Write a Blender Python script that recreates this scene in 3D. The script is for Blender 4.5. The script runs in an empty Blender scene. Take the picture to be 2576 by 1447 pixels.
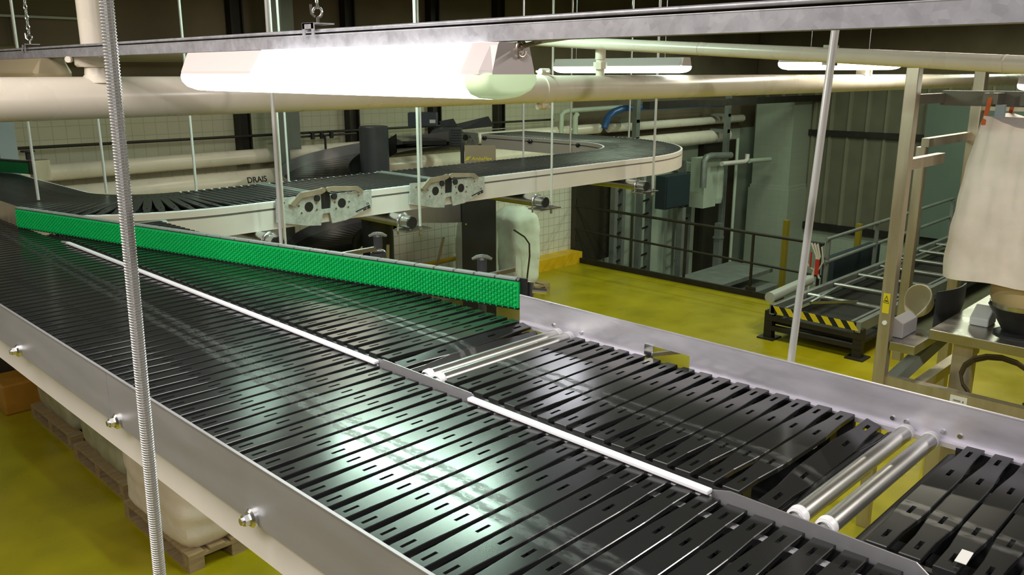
import bpy, math, random
from mathutils import Vector, Matrix
random.seed(7)
SC = bpy.context.scene
COL = SC.collection
PI = math.pi

# ------------------------------------------------------------------ camera, world, exposure, lamps
cam_d = bpy.data.cameras.new('camera')
cam = bpy.data.objects.new('camera', cam_d)
COL.objects.link(cam)
cam_d.sensor_width = 36.0
cam_d.lens = 36.0 * 2120.0 / 2576.0
cam_d.clip_start = 0.05
cam.location = (0, 0, 3.6)
cam.rotation_euler = (math.radians(90) - math.atan(540 / 2120.0), 0, -math.radians(45.394))
SC.camera = cam
SC.view_settings.view_transform = 'Standard'
SC.view_settings.look = 'None'
SC.view_settings.gamma = 1.0
SC.view_settings.exposure = 0.0
SC.view_settings.use_curve_mapping = False

wd = bpy.data.worlds.new('world')
SC.world = wd
wd.use_nodes = True
wd.node_tree.nodes['Background'].inputs[0].default_value = (0.9, 0.95, 0.6, 1)
wd.node_tree.nodes['Background'].inputs[1].default_value = 0.03


def area(name, loc, sx, sy, power, col, rot=(0, 0, 0)):
    l = bpy.data.lights.new(name, 'AREA')
    l.shape = 'RECTANGLE'
    l.size = sx
    l.size_y = sy
    l.energy = power
    l.color = col
    o = bpy.data.objects.new(name, l)
    o.location = loc
    o.rotation_euler = rot
    COL.objects.link(o)
    return o


COOL = (0.70, 1.0, 0.82)
WARM = (1.0, 0.93, 0.74)
# unseen area lights above the frame, some read from highlights, others added as fill
area('unseen_lamp', (3.55, 4.7, 4.45), 0.15, 1.9, 88, COOL)
area('unseen_lamp', (3.55, 6.6, 4.45), 0.16, 1.3, 14, COOL)
area('unseen_lamp', (6.4, 5.7, 4.75), 0.15, 0.6, 18, (0.92, 0.92, 1.0))
area('unseen_lamp', (-0.2, 2.4, 4.7), 1.2, 2.6, 105, (1.0, 0.92, 0.88))
area('unseen_lamp', (-1.0, -0.4, 4.9), 0.2, 1.5, 100, (1.0, 0.95, 0.96))
area('unseen_lamp', (4.2, -1.6, 4.9), 0.2, 1.5, 190, (1.0, 0.94, 0.88))
area('unseen_lamp', (10.3, 7.6, 4.6), 0.2, 1.5, 90, (0.80, 1.0, 0.72))
area('unseen_lamp', (5.6, 8.6, 4.7), 0.2, 1.5, 16, WARM)
area('unseen_lamp', (15.3, 8.0, 4.4), 0.2, 1.5, 70, (0.82, 1.0, 0.78))  # added to brighten the pit
area('unseen_lamp', (16.5, 4.0, 4.7), 0.2, 1.5, 110, (0.9, 1.0, 0.75))
area('unseen_lamp', (9.2, 3.0, 4.9), 0.2, 1.5, 170, WARM)
area('unseen_lamp', (0.2, 9.0, 4.8), 0.2, 1.5, 8, WARM)
area('unseen_lamp', (-2.6, 5.0, 4.9), 0.2, 1.5, 120, (1.0, 0.93, 0.8))  # added to brighten the floor and pallets at lower left


# ------------------------------------------------------------------ materials
def mat(name, col, rough=0.5, metal=0.0, var=0.0, scale=8.0, bump=0.0, bscale=60.0, stretch=None, rvar=0.0, spec=None,
        emis=None, estr=0.0):
    m = bpy.data.materials.new(name)
    m.use_nodes = True
    nt = m.node_tree
    b = nt.nodes['Principled BSDF']
    b.inputs['Base Color'].default_value = (*col, 1)
    b.inputs['Roughness'].default_value = rough
    b.inputs['Metallic'].default_value = metal
    if spec is not None:
        b.inputs['Specular IOR Level'].default_value = spec
    if emis:
        b.inputs['Emission Color'].default_value = (*emis, 1)
        b.inputs['Emission Strength'].default_value = estr
    if var or rvar or bump:
        tc = nt.nodes.new('ShaderNodeTexCoord')
        mp = nt.nodes.new('ShaderNodeMapping')
        if stretch:
            mp.inputs['Scale'].default_value = stretch
        nt.links.new(tc.outputs['Object'], mp.inputs[0])
        n = nt.nodes.new('ShaderNodeTexNoise')
        n.inputs['Scale'].default_value = scale
        n.inputs['Detail'].default_value = 5
        nt.links.new(mp.outputs[0], n.inputs['Vector'])
        if var:
            r = nt.nodes.new('ShaderNodeValToRGB')
            r.color_ramp.elements[0].position = 0.3
            r.color_ramp.elements[1].position = 0.7
            r.color_ramp.elements[0].color = (*[c * (1 - var) for c in col], 1)
            r.color_ramp.elements[1].color = (*[min(1, c * (1 + var)) for c in col], 1)
            nt.links.new(n.outputs['Fac'], r.inputs[0])
            nt.links.new(r.outputs[0], b.inputs['Base Color'])
        if rvar:
            mr = nt.nodes.new('ShaderNodeMapRange')
            mr.inputs[1].default_value = 0.3
            mr.inputs[2].default_value = 0.7
            mr.inputs[3].default_value = max(0.03, rough - rvar)
            mr.inputs[4].default_value = min(1, rough + rvar)
            nt.links.new(n.outputs['Fac'], mr.inputs[0])
            nt.links.new(mr.outputs[0], b.inputs['Roughness'])
        if bump:
            n2 = nt.nodes.new('ShaderNodeTexNoise')
            n2.inputs['Scale'].default_value = bscale
            nt.links.new(mp.outputs[0], n2.inputs['Vector'])
            bp = nt.nodes.new('ShaderNodeBump')
            bp.inputs['Strength'].default_value = bump
            bp.inputs['Distance'].default_value = 0.02
            nt.links.new(n2.outputs['Fac'], bp.inputs['Height'])
            nt.links.new(bp.outputs[0], b.inputs['Normal'])
    return m


def slat_material():
    """black glossy plastic with two scuffed wear lines rubbed along the lanes by boxes"""
    m = mat('slat_plastic', (0.016, 0.017, 0.017), 0.36, 0, 0, spec=0.5)
    nt = m.node_tree
    b = nt.nodes['Principled BSDF']
    geo = nt.nodes.new('ShaderNodeNewGeometry')
    sep = nt.nodes.new('ShaderNodeSeparateXYZ')
    nt.links.new(geo.outputs['Position'], sep.inputs[0])

    def M(op, a, b_=None, c=None):
        n = nt.nodes.new('ShaderNodeMath')
        n.operation = op
        for i, v in enumerate((a, b_, c)):
            if v is None:
                continue
            if isinstance(v, (int, float)):
                n.inputs[i].default_value = v
            else:
                nt.links.new(v, n.inputs[i])
        return n.outputs[0]

    nz = nt.nodes.new('ShaderNodeTexNoise')
    nz.inputs['Scale'].default_value = 9
    nz.inputs['Detail'].default_value = 8
    mp = nt.nodes.new('ShaderNodeMapping')
    mp.inputs['Scale'].default_value = (3.0, 1.2, 1)
    nt.links.new(geo.outputs['Position'], mp.inputs[0])
    nt.links.new(mp.outputs[0], nz.inputs['Vector'])
    xs = M('MULTIPLY_ADD', sep.outputs[1], -0.055, sep.outputs[0])   # x - .055 y
    xs = M('MULTIPLY_ADD', nz.outputs['Fac'], 0.03, xs)
    tot = None
    for x0, w in ((1.035, 0.020), (1.088, 0.022), (1.675, 0.014), (1.722, 0.014)):
        d = M('SUBTRACT', xs, x0 + 0.015)
        d = M('DIVIDE', d, w)
        d = M('MULTIPLY', d, d)
        g = M('SUBTRACT', 1.0, d)
        g = M('MAXIMUM', g, 0.0)
        tot = g if tot is None else M('ADD', tot, g)
    n2 = nt.nodes.new('ShaderNodeTexNoise')
    n2.inputs['Scale'].default_value = 28
    n2.inputs['Detail'].default_value = 6
    nt.links.new(mp.outputs[0], n2.inputs['Vector'])
    k = M('SUBTRACT', n2.outputs['Fac'], 0.30)
    k = M('MULTIPLY', k, 2.0)
    k = M('MINIMUM', M('MAXIMUM', k, 0.0), 1.0)
    mask = M('MULTIPLY', tot, k)
    mix = nt.nodes.new('ShaderNodeMix')
    mix.data_type = 'RGBA'
    mix.inputs[6].default_value = (0.016, 0.017, 0.017, 1)
    mix.inputs[7].default_value = (0.055, 0.058, 0.055, 1)
    nt.links.new(mask, mix.inputs[0])
    nt.links.new(mix.outputs[2], b.inputs['Base Color'])
    n3 = nt.nodes.new('ShaderNodeTexNoise')
    n3.inputs['Scale'].default_value = 5
    n3.inputs['Detail'].default_value = 4
    nt.links.new(geo.outputs['Position'], n3.inputs['Vector'])
    r = M('MULTIPLY_ADD', n3.outputs['Fac'], 0.07, 0.155)
    r = M('MULTIPLY_ADD', mask, 0.30, r)
    nt.links.new(r, b.inputs['Roughness'])
    return m


def tile_material(name, c1, c2, cm, size, axis):
    m = mat(name, c1, 0.42)
    nt = m.node_tree
    b = nt.nodes['Principled BSDF']
    tc = nt.nodes.new('ShaderNodeTexCoord')
    mp = nt.nodes.new('ShaderNodeMapping')
    mp.inputs['Rotation'].default_value = (math.radians(90), 0, 0) if axis == 'y' else (math.radians(90), 0, math.radians(90))
    cmb = nt.nodes.new('ShaderNodeCombineXYZ')
    sp = nt.nodes.new('ShaderNodeSeparateXYZ')
    nt.links.new(tc.outputs['Object'], sp.inputs[0])
    nt.links.new(sp.outputs[0 if axis == 'y' else 1], cmb.inputs[0])
    nt.links.new(sp.outputs[2], cmb.inputs[1])
    br = nt.nodes.new('ShaderNodeTexBrick')
    br.offset = 0.0
    br.inputs['Color1'].default_value = (*c1, 1)
    br.inputs['Color2'].default_value = (*c2, 1)
    br.inputs['Mortar'].default_value = (*cm, 1)
    br.inputs['Scale'].default_value = 1.0
    br.inputs['Mortar Size'].default_value = 0.005
    br.inputs['Brick Width'].default_value = size
    br.inputs['Row Height'].default_value = size
    nt.links.new(cmb.outputs[0], br.inputs['Vector'])
    nt.links.new(br.outputs[0], b.inputs['Base Color'])
    return m


def galv_material(name, col, rough=0.4):
    m = mat(name, col, rough, 0.4)
    nt = m.node_tree
    b = nt.nodes['Principled BSDF']
    tc = nt.nodes.new('ShaderNodeTexCoord')
    v = nt.nodes.new('ShaderNodeTexVoronoi')
    v.inputs['Scale'].default_value = 70
    n = nt.nodes.new('ShaderNodeTexNoise')
    n.inputs['Scale'].default_value = 18
    n.inputs['Detail'].default_value = 6
    nt.links.new(tc.outputs['Object'], v.inputs['Vector'])
    nt.links.new(tc.outputs['Object'], n.inputs['Vector'])
    mx = nt.nodes.new('ShaderNodeMix')
    mx.data_type = 'RGBA'
    mx.inputs[0].default_value = 0.25
    nt.links.new(n.outputs['Fac'], mx.inputs[6])
    nt.links.new(v.outputs['Color'], mx.inputs[7])
    r = nt.nodes.new('ShaderNodeValToRGB')
    r.color_ramp.elements[0].position = 0.3
    r.color_ramp.elements[1].position = 0.75
    r.color_ramp.elements[0].color = (*[c * 0.72 for c in col], 1)
    r.color_ramp.elements[1].color = (*[min(1, c * 1.18) for c in col], 1)
    nt.links.new(mx.outputs[2], r.inputs[0])
    nt.links.new(r.outputs[0], b.inputs['Base Color'])
    return m


MT = {}
MT['slat'] = slat_material()
MT['black'] = mat('black_plastic', (0.014, 0.014, 0.014), 0.4, 0, 0.2, 20)
MT['blackmetal'] = mat('black_powder_coat', (0.014, 0.015, 0.016), 0.45, 0, 0.25, 3, rvar=0.1)
MT['charcoal'] = mat('charcoal_paint', (0.045, 0.05, 0.058), 0.4, 0, 0.15, 4)
MT['dark'] = mat('dark_steel', (0.02, 0.017, 0.012), 0.55, 0.2, 0.3, 5)
MT['rubber'] = mat('green_rubber', (0.0, 0.46, 0.10), 0.42, 0, 0.06, 30)
MT['greenflat'] = mat('green_felt', (0.0, 0.17, 0.045), 0.6, 0, 0.1, 30)
MT['steel'] = mat('brushed_stainless', (0.62, 0.60, 0.66), 0.36, 0.45, 0.18, 4, stretch=(1, 1, 4), rvar=0.1)
MT['steelmatte'] = mat('matt_stainless', (0.30, 0.30, 0.31), 0.42, 0.5, 0.06, 3, stretch=(1, 1, 6), rvar=0.05)
MT['zinc'] = mat('zinc_plated_steel', (0.62, 0.63, 0.62), 0.26, 1.0, 0.1, 20)
MT['roller'] = mat('roller_tube_steel', (0.44, 0.44, 0.41), 0.30, 0.85, 0.05, 5, rvar=0.04)
MT['galv'] = galv_material('galvanised_steel', (0.37, 0.37, 0.40), 0.42)
MT['rod'] = mat('bright_rod_steel', (0.46, 0.46, 0.45), 0.28, 0.6)
MT['hrod'] = mat('pale_hanger_rod', (0.66, 0.66, 0.62), 0.3, 0.3)
MT['galvplate'] = galv_material('galvanised_plate', (0.50, 0.53, 0.50), 0.5)
MT['white'] = mat('white_plastic', (0.82, 0.82, 0.84), 0.35, 0, 0.03, 10)
MT['nylon'] = mat('white_nylon', (0.80, 0.80, 0.82), 0.4)
MT['cream'] = mat('cream_paint', (0.68, 0.65, 0.60), 0.35, 0, 0.06, 3)
MT['creampipe'] = mat('cream_pipe_paint', (0.74, 0.68, 0.57), 0.3, 0, 0.05, 5, rvar=0.06)
MT['whiteframe'] = mat('white_conveyor_frame', (0.62, 0.585, 0.54), 0.4, 0, 0.04, 4)
MT['groove'] = mat('grey_groove', (0.16, 0.15, 0.14), 0.5)
MT['yellowfloor'] = mat('yellow_epoxy_floor', (0.36, 0.305, 0.006), 0.30, 0, 0.16, 1.6, rvar=0.08)
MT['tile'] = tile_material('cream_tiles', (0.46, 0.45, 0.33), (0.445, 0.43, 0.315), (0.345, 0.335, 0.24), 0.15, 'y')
MT['tilex'] = tile_material('white_tiles', (0.38, 0.43, 0.34), (0.36, 0.41, 0.33), (0.335, 0.38, 0.305), 0.15, 'x')
MT['paintwall'] = mat('white_painted_block', (0.46, 0.53, 0.43), 0.6, 0, 0.08, 2)
MT['corr'] = mat('olive_grey_cladding', (0.15, 0.145, 0.095), 0.55, 0.1, 0.12, 2)
MT['ceil'] = mat('brown_roof_sheet', (0.15, 0.12, 0.075), 0.8, 0, 0.25, 1)
MT['panel'] = mat('dark_brown_panel', (0.03, 0.024, 0.014), 0.5, 0, 0.2, 2)
MT['yellow'] = mat('yellow_paint', (0.72, 0.45, 0.01), 0.45, 0, 0.12, 5)
MT['hazyellow'] = mat('hazard_yellow', (0.72, 0.58, 0.02), 0.45)
MT['orange'] = mat('orange_paint', (0.42, 0.20, 0.02), 0.5, 0, 0.15, 5)
MT['mach'] = mat('machine_stainless', (0.52, 0.46, 0.36), 0.42, 0.8, 0.1, 5, stretch=(3, 3, .4), rvar=0.06)
MT['machtop'] = mat('machine_table_stainless', (0.42, 0.40, 0.36), 0.28, 0.9, 0.18, 3, rvar=0.1)
MT['greysteel'] = mat('grey_painted_steel', (0.22, 0.24, 0.22), 0.5, 0.3, 0.15, 4)
MT['bluepipe'] = mat('blue_pipe_paint', (0.03, 0.10, 0.28), 0.35)
MT['bluebox'] = mat('dark_blue_cabinet', (0.02, 0.035, 0.045), 0.5, 0, 0.1, 3)
MT['bluegrey'] = mat('pale_blue_grey_paint', (0.30, 0.36, 0.40), 0.5)
MT['fabric'] = mat('woven_bag_fabric', (0.80, 0.71, 0.66), 0.85, 0, 0.07, 6, bump=0.3, bscale=9)
MT['fabricwhite'] = mat('white_bag_fabric', (0.74, 0.80, 0.72), 0.8, 0, 0.08, 5, bump=0.35, bscale=8)
MT['wrap'] = mat('cloudy_stretch_wrap', (0.42, 0.42, 0.32), 0.3, 0, 0.2, 7, bump=0.5, bscale=7)
MT['wood'] = mat('pallet_wood', (0.34, 0.25, 0.13), 0.75, 0, 0.25, 6, stretch=(1, 6, 6))
MT['plasticbeige'] = mat('beige_scoop_plastic', (0.56, 0.50, 0.34), 0.45)
MT['lilacgrey'] = mat('lilac_grey_plastic', (0.34, 0.33, 0.35), 0.5)
MT['ltyellow'] = mat('yellow_lettering', (0.75, 0.66, 0.02), 0.5)
MT['ink'] = mat('black_ink', (0.012, 0.012, 0.012), 0.6)
MT['label'] = mat('white_label', (0.72, 0.72, 0.68), 0.5)
MT['red'] = mat('red_tape', (0.45, 0.03, 0.02), 0.5)
MT['redstrap'] = mat('orange_red_strap', (0.55, 0.13, 0.03), 0.6)
MT['housing'] = mat('light_housing_plastic', (0.60, 0.54, 0.52), 0.4)
MT['lamp'] = mat('lit_diffuser', (0.9, 0.95, 0.9), 0.4, emis=(0.97, 1.0, 0.93), estr=11.0)
MT['lampbg'] = mat('lit_diffuser_background', (0.9, 0.95, 0.9), 0.4, emis=(0.93, 1.0, 0.93), estr=7.0)
MT['overexposedcover'] = mat('overexposed_cover_glow', (0.9, 0.9, 0.9), 0.4, emis=(1.0, 1.0, 0.99), estr=2.6)  # emission imitates the overexposed middle of the lamp housing
MT['lampend'] = mat('greenish_clear_diffuser_end', (0.72, 0.9, 0.6), 0.2, emis=(0.75, 1.0, 0.55), estr=0.3)
MT['unlit'] = mat('unlit_diffuser', (0.30, 0.24, 0.13), 0.3, 0, 0.1, 4)
MT['greyholder'] = mat('grey_lamp_holder', (0.25, 0.28, 0.22), 0.5)
MT['hotpipe'] = MT['creampipe']
MT['rope'] = mat('pale_rope', (0.55, 0.52, 0.45), 0.8)
MT['cable'] = mat('dark_cable', (0.05, 0.035, 0.015), 0.5)


# ------------------------------------------------------------------ mesh building
class MB:
    def __init__(s):
        s.v = []
        s.f = []

    def add(s, vs, fs):
        n = len(s.v)
        s.v += [tuple(v) for v in vs]
        s.f += [tuple(i + n for i in f) for f in fs]
        return s

    def box(s, x0, x1, y0, y1, z0, z1, ch=0.0):
        if ch <= 0:
            return s.add([(x0, y0, z0), (x1, y0, z0), (x1, y1, z0), (x0, y1, z0), (x0, y0, z1), (x1, y0, z1), (x1, y1, z1), (x0, y1, z1)],
                         [(0, 3, 2, 1), (4, 5, 6, 7), (0, 1, 5, 4), (1, 2, 6, 5), (2, 3, 7, 6), (3, 0, 4, 7)])
        c = ch
        poly = [(x0 + c, y0), (x1 - c, y0), (x1, y0 + c), (x1, y1 - c), (x1 - c, y1), (x0 + c, y1), (x0, y1 - c), (x0, y0 + c)]
        return s.prism(poly, 'z', z0, z1)

    def obox(s, o, ax, ay, az, lx, ly, lz):
        o, ax, ay, az = Vector(o), Vector(ax).normalized(), Vector(ay).normalized(), Vector(az).normalized()
        vs = []
        for dz in (-.5, .5):
            for dx, dy in ((-.5, -.5), (.5, -.5), (.5, .5), (-.5, .5)):
                vs.append(o + ax * dx * lx + ay * dy * ly + az * dz * lz)
        return s.add(vs, [(0, 3, 2, 1), (4, 5, 6, 7), (0, 1, 5, 4), (1, 2, 6, 5), (2, 3, 7, 6), (3, 0, 4, 7)])

    def bar(s, p, q, w, h, up=(0, 0, 1)):
        p, q = Vector(p), Vector(q)
        d = q - p
        u = Vector(up)
        if abs(d.normalized().dot(u)) > 0.99:
            u = Vector((0, 1, 0))
        side = d.cross(u).normalized()
        upv = side.cross(d).normalized()
        return s.obox((p + q) / 2, d, side, upv, d.length, w, h)

    def cyl(s, p, q, r, r1=None, n=16, caps=True):
        p, q = Vector(p), Vector(q)
        r1 = r if r1 is None else r1
        d = (q - p).normalized()
        a = d.orthogonal().normalized()
        b = d.cross(a)
        vs = []
        for c, rr in ((p, r), (q, r1)):
            for i in range(n):
                t = 2 * PI * i / n
                vs.append(c + (a * math.cos(t) + b * math.sin(t)) * rr)
        fs = [(i, (i + 1) % n, n + (i + 1) % n, n + i) for i in range(n)]
        if caps:
            fs += [tuple(range(n - 1, -1, -1)), tuple(range(n, 2 * n))]
        return s.add(vs, fs)

    def tube(s, pts, r, n=10, caps=True):
        pts = [Vector(p) for p in pts]
        vs, fs = [], []
        a = None
        for i, p in enumerate(pts):
            d = (pts[min(i + 1, len(pts) - 1)] - pts[max(i - 1, 0)]).normalized()
            a = d.orthogonal().normalized() if a is None else (a - d * a.dot(d)).normalized()
            b = d.cross(a)
            rr = r[i] if isinstance(r, (list, tuple)) else r
            for k in range(n):
                t = 2 * PI * k / n
                vs.append(p + (a * math.cos(t) + b * math.sin(t)) * rr)
        for i in range(len(pts) - 1):
            for k in range(n):
                fs.append((i * n + k, i * n + (k + 1) % n, (i + 1) * n + (k + 1) % n, (i + 1) * n + k))
        if caps:
            fs += [tuple(range(n - 1, -1, -1)), tuple(range((len(pts) - 1) * n, len(pts) * n))]
        return s.add(vs, fs)

    def prism(s, poly, axis, lo, hi):
        n = len(poly)
        f = {'x': lambda u, v, w: (w, u, v), 'y': lambda u, v, w: (u, w, v), 'z': lambda u, v, w: (u, v, w)}[axis]
        vs = [f(u, v, lo) for u, v in poly] + [f(u, v, hi) for u, v in poly]
        fs = [(i, (i + 1) % n, n + (i + 1) % n, n + i) for i in range(n)]
        fs += [tuple(range(n - 1, -1, -1)), tuple(range(n, 2 * n))]
        return s.add(vs, fs)

    def lathe(s, prof, c, n=24, caps=True):
        vs, fs = [], []
        for r, z in prof:
            for k in range(n):
                t = 2 * PI * k / n
                vs.append((c[0] + r * math.cos(t), c[1] + r * math.sin(t), c[2] + z))
        for i in range(len(prof) - 1):
            for k in range(n):
                fs.append((i * n + k, i * n + (k + 1) % n, (i + 1) * n + (k + 1) % n, (i + 1) * n + k))
        if caps:
            fs += [tuple(range(n - 1, -1, -1)), tuple(range((len(prof) - 1) * n, len(prof) * n))]
        return s.add(vs, fs)

    def sweep(s, prof, path, closed=True):
        """profile of (offset to the right, z) swept along path of (x, y, heading)"""
        n = len(prof)
        vs, fs = [], []
        for x, y, h in path:
            rx, ry = math.sin(h), -math.cos(h)
            for o, z in prof:
                vs.append((x + rx * o, y + ry * o, z))
        for i in range(len(path) - 1):
            for k in range(n):
                fs.append((i * n + k, i * n + (k + 1) % n, (i + 1) * n + (k + 1) % n, (i + 1) * n + k))
        if closed:
            fs += [tuple(range(n - 1, -1, -1)), tuple(range((len(path) - 1) * n, len(path) * n))]
        return s.add(vs, fs)

    def mesh(s, name, m, off=(0, 0, 0), smooth=False):
        me = bpy.data.meshes.new(name)
        me.from_pydata([(v[0] - off[0], v[1] - off[1], v[2] - off[2]) for v in s.v], [], s.f)
        me.validate()
        me.update()
        import bmesh
        bm = bmesh.new()
        bm.from_mesh(me)
        bmesh.ops.recalc_face_normals(bm, faces=bm.faces)
        bm.to_mesh(me)
        bm.free()
        me.materials.append(m if not isinstance(m, str) else MT[m])
        if smooth:
            for p in me.polygons:
                p.use_smooth = True
            try:
                me.set_sharp_from_angle(angle=math.radians(40))
            except Exception:
                pass
        return me


def tag(o, label=None, cat=None, group=None, kind=None):
    if label:
        o['label'] = label
    if cat:
        o['category'] = cat
    if group:
        o['group'] = group
    if kind:
        o['kind'] = kind
    return o


def thing(name, label, cat, loc, group=None):
    o = bpy.data.objects.new(name, None)
    COL.objects.link(o)
    o.location = loc
    o.empty_display_size = 0.1
    return tag(o, label, cat, group)


def wloc(o):
    p = Vector(o.location)
    while o.parent:
        o = o.parent
        p += Vector(o.location)
    return p


def part(name, mb, m, parent, smooth=False, label=None, kind=None, bevel=0.0):
    """mesh given in world coordinates, linked as a child"""
    off = wloc(parent)
    o = bpy.data.objects.new(name, mb.mesh(name, m, off, smooth))
    COL.objects.link(o)
    o.parent = parent
    if bevel:
        bv = o.modifiers.new('bevel', 'BEVEL')
        bv.width = bevel
        bv.segments = 2
        bv.limit_method = 'ANGLE'
        bv.angle_limit = math.radians(50)
    return tag(o, label, kind=kind)


def single(name, mb, m, label, cat, group=None, smooth=False, kind=None, bevel=0.0):
    xs, ys, zs = zip(*mb.v)
    off = ((min(xs) + max(xs)) / 2, (min(ys) + max(ys)) / 2, min(zs))
    o = bpy.data.objects.new(name, mb.mesh(name, m, off, smooth))
    o.location = off
    COL.objects.link(o)
    if bevel:
        bv = o.modifiers.new('bevel', 'BEVEL')
        bv.width = bevel
        bv.segments = 2
        bv.limit_method = 'ANGLE'
        bv.angle_limit = math.radians(50)
    return tag(o, label, cat, group, kind)


def struct(name, mb, m, smooth=False):
    o = bpy.data.objects.new(name, mb.mesh(name, m, (0, 0, 0), smooth))
    COL.objects.link(o)
    o['kind'] = 'structure'
    return o


def text_mb(txt, size, origin, xdir, ydir, depth=0.002, shear=0.0, bold=0.0):
    cu = bpy.data.curves.new('lettering', 'FONT')
    cu.body = txt
    cu.size = size
    cu.extrude = depth / 2
    cu.shear = shear
    cu.offset = bold
    to = bpy.data.objects.new('lettering', cu)
    COL.objects.link(to)
    dg = bpy.context.evaluated_depsgraph_get()
    me = bpy.data.meshes.new_from_object(to.evaluated_get(dg))
    bpy.data.objects.remove(to)
    xd, yd = Vector(xdir).normalized(), Vector(ydir).normalized()
    zd = xd.cross(yd)
    o = Vector(origin)
    mb = MB()
    mb.add([o + xd * v.co.x + yd * v.co.y + zd * v.co.z for v in me.vertices], [tuple(p.vertices) for p in me.polygons])
    bpy.data.meshes.remove(me)
    return mb


# ------------------------------------------------------------------ the setting
WY = 10.7          # back wall
FX = 12.4          # edge of the yellow floor (pit beyond)
RX = 19.5          # corrugated right wall
m = MB()
m.add([(-6, -4, 0), (FX, -4, 0), (FX, WY, 0), (-6, WY, 0), (-6, -4, -.25), (FX, -4, -.25), (FX, WY, -.25), (-6, WY, -.25)],
      [(0, 1, 2, 3), (7, 6, 5, 4), (1, 5, 6, 2), (0, 4, 5, 1), (2, 6, 7, 3), (3, 7, 4, 0)])
struct('floor', m, 'yellowfloor')
struct('floor_rear', MB().box(FX, RX, -4, 6.1, -.25, 0), mat('grey_green_floor', (.16, .17, .10), .45, 0, .15, 2))
struct('floor_pit', MB().box(FX, RX, 6.1, WY, -2.6, -2.4), 'greysteel')
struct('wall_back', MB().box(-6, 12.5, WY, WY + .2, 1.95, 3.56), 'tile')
MT['tilelit'] = tile_material('lit_lower_tiles', (0.74, 0.74, 0.66), (0.71, 0.71, 0.63), (0.42, 0.41, 0.33), 0.15, 'y')  # same tiles painted whiter to stand in for light on the lower wall
struct('wall_back_lower', MB().box(-6, 12.5, WY, WY + .2, 0, 1.95), 'tilelit')
struct('wall_back_pit', MB().box(12.5, RX, WY, WY + .2, -2.4, 2.3), 'paintwall')
struct('wall_back_upper', MB().box(-6, 12.5, WY + .01, WY + .2, 3.56, 6.4).box(12.5, RX, WY + .02, WY + .2, 2.3, 6.4), 'ceil')
# corrugated right wall: dark pans and paler ribs
struct('wall_right', MB().box(RX, RX + .1, -4, WY, 0, 3.45), 'corr')
struct('wall_right_upper', MB().box(RX - .06, RX + .1, -4, WY, 3.45, 6.4), 'ceil')
m = MB()
y = -3.9
while y < WY - .1:
    m.prism([(RX + .001, y), (RX - .04, y + .025), (RX - .04, y + .075), (RX + .001, y + .10)], 'z', .02, 3.45)
    y += .42
struct('wall_right_ribs', m, mat('paler_cladding_ribs', (0.22, 0.215, 0.15), .5, 0, .1, 2))
m = MB().box(RX, RX + .15, -4, 9.7, -2.4, 0.0)
struct('wall_right_lower', m, 'tilex')
m = MB().box(18.55, 19.6, 9.2, 10.25, -2.4, 0.92).box(18.6, 19.6, 9.25, 10.2, 0.97, 2.97).box(18.57, 19.6, 9.22, 10.22, 0.9, 1.0)
struct('trim_1', m, 'tilex')
struct('trim_12', MB().box(12.6, 19.5, 9.0, 9.15, 2.97, 3.10), 'dark')
struct('trim_2', MB().box(RX - .1, RX + .02, -4, 9.75, 2.17, 2.30).box(RX - .1, RX, -4, 9.75, -.07, .10), 'dark')
struct('trim_3', MB().box(FX - .02, FX + .03, 6.1, 10.6, -.25, .10), 'dark')
m = MB().box(-6, 20, -4, 10.9, 6.4, 6.5)
for xx in (-2, 1.0, 4.0, 7.0, 10.0, 13.0, 16.0):
    m.box(xx, xx + .12, -4, 10.7, 6.1, 6.4)
struct('ceiling', m, 'ceil')
struct('wall_left', MB().box(-6.1, -6, -4, 10.7, 0, 6.4), 'ceil')
struct('wall_front', MB().box(-6, RX, -4.1, -4, 0, 6.4), 'ceil')
# steel columns and rails on the back wall
for k, xx in enumerate((1.1, 5.64, 7.40, 9.0, 10.45)):
    z0 = 2.44 if k < 4 else 2.2
    struct('trim_%d' % (4 + k), MB().box(xx - .09, xx - .07, WY - .14, WY, z0, 6.3).box(xx + .07, xx + .09, WY - .14, WY, z0, 6.3)
           .box(xx - .07, xx + .07, WY - .08, WY - .06, z0, 6.3), 'dark')
single('wall_rail', MB().tube([(1.0, WY - .22, 2.795), (11.7, WY - .22, 2.775)], .018, 8), 'dark',
       'thin dark horizontal rail running along the cream tiled wall above the pipes', 'rail', smooth=True)
struct('door_1', MB().box(12.5, 13.62, WY - .12, WY + .02, -.1, 2.35).box(12.52, 12.56, WY - .14, WY - .1, .4, .52).box(12.52, 12.56, WY - .14, WY - .1, 1.1, 1.22), 'panel')
struct('trim_9', MB().box(11.0, 12.46, WY - .34, WY, 0, .215), 'yellow')
struct('trim_10', MB().box(6.0, 9.9, WY - .1, WY, .0, .16), 'greysteel')
single('yellow_pipe', MB().tube([(6.4, WY - .25, .565), (9.9, WY - .25, .565)], .035, 10).box(6.5, 6.54, WY - .25, WY, .55, .58).box(9.8, 9.84, WY - .25, WY, .55, .58), 'yellow',
       'yellow pipe low along the tiled wall behind the black spiral post', 'pipe', smooth=True)
struct('trim_11', MB().box(-6, 3.75, WY - .06, WY - .02, 4.19, 4.215).box(3.02, 3.05, WY - .06, WY - .02, 3.9, 4.2), 'paintwall')
struct('wall_back_panel', MB().box(-6, 3.72, WY - .03, WY + .01, 4.21, 5.6), mat('olive_brown_panel', (0.10, 0.085, 0.035), .6, 0, .2, 1))

# ------------------------------------------------------------------ slats
PITCH = 0.0636


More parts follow.
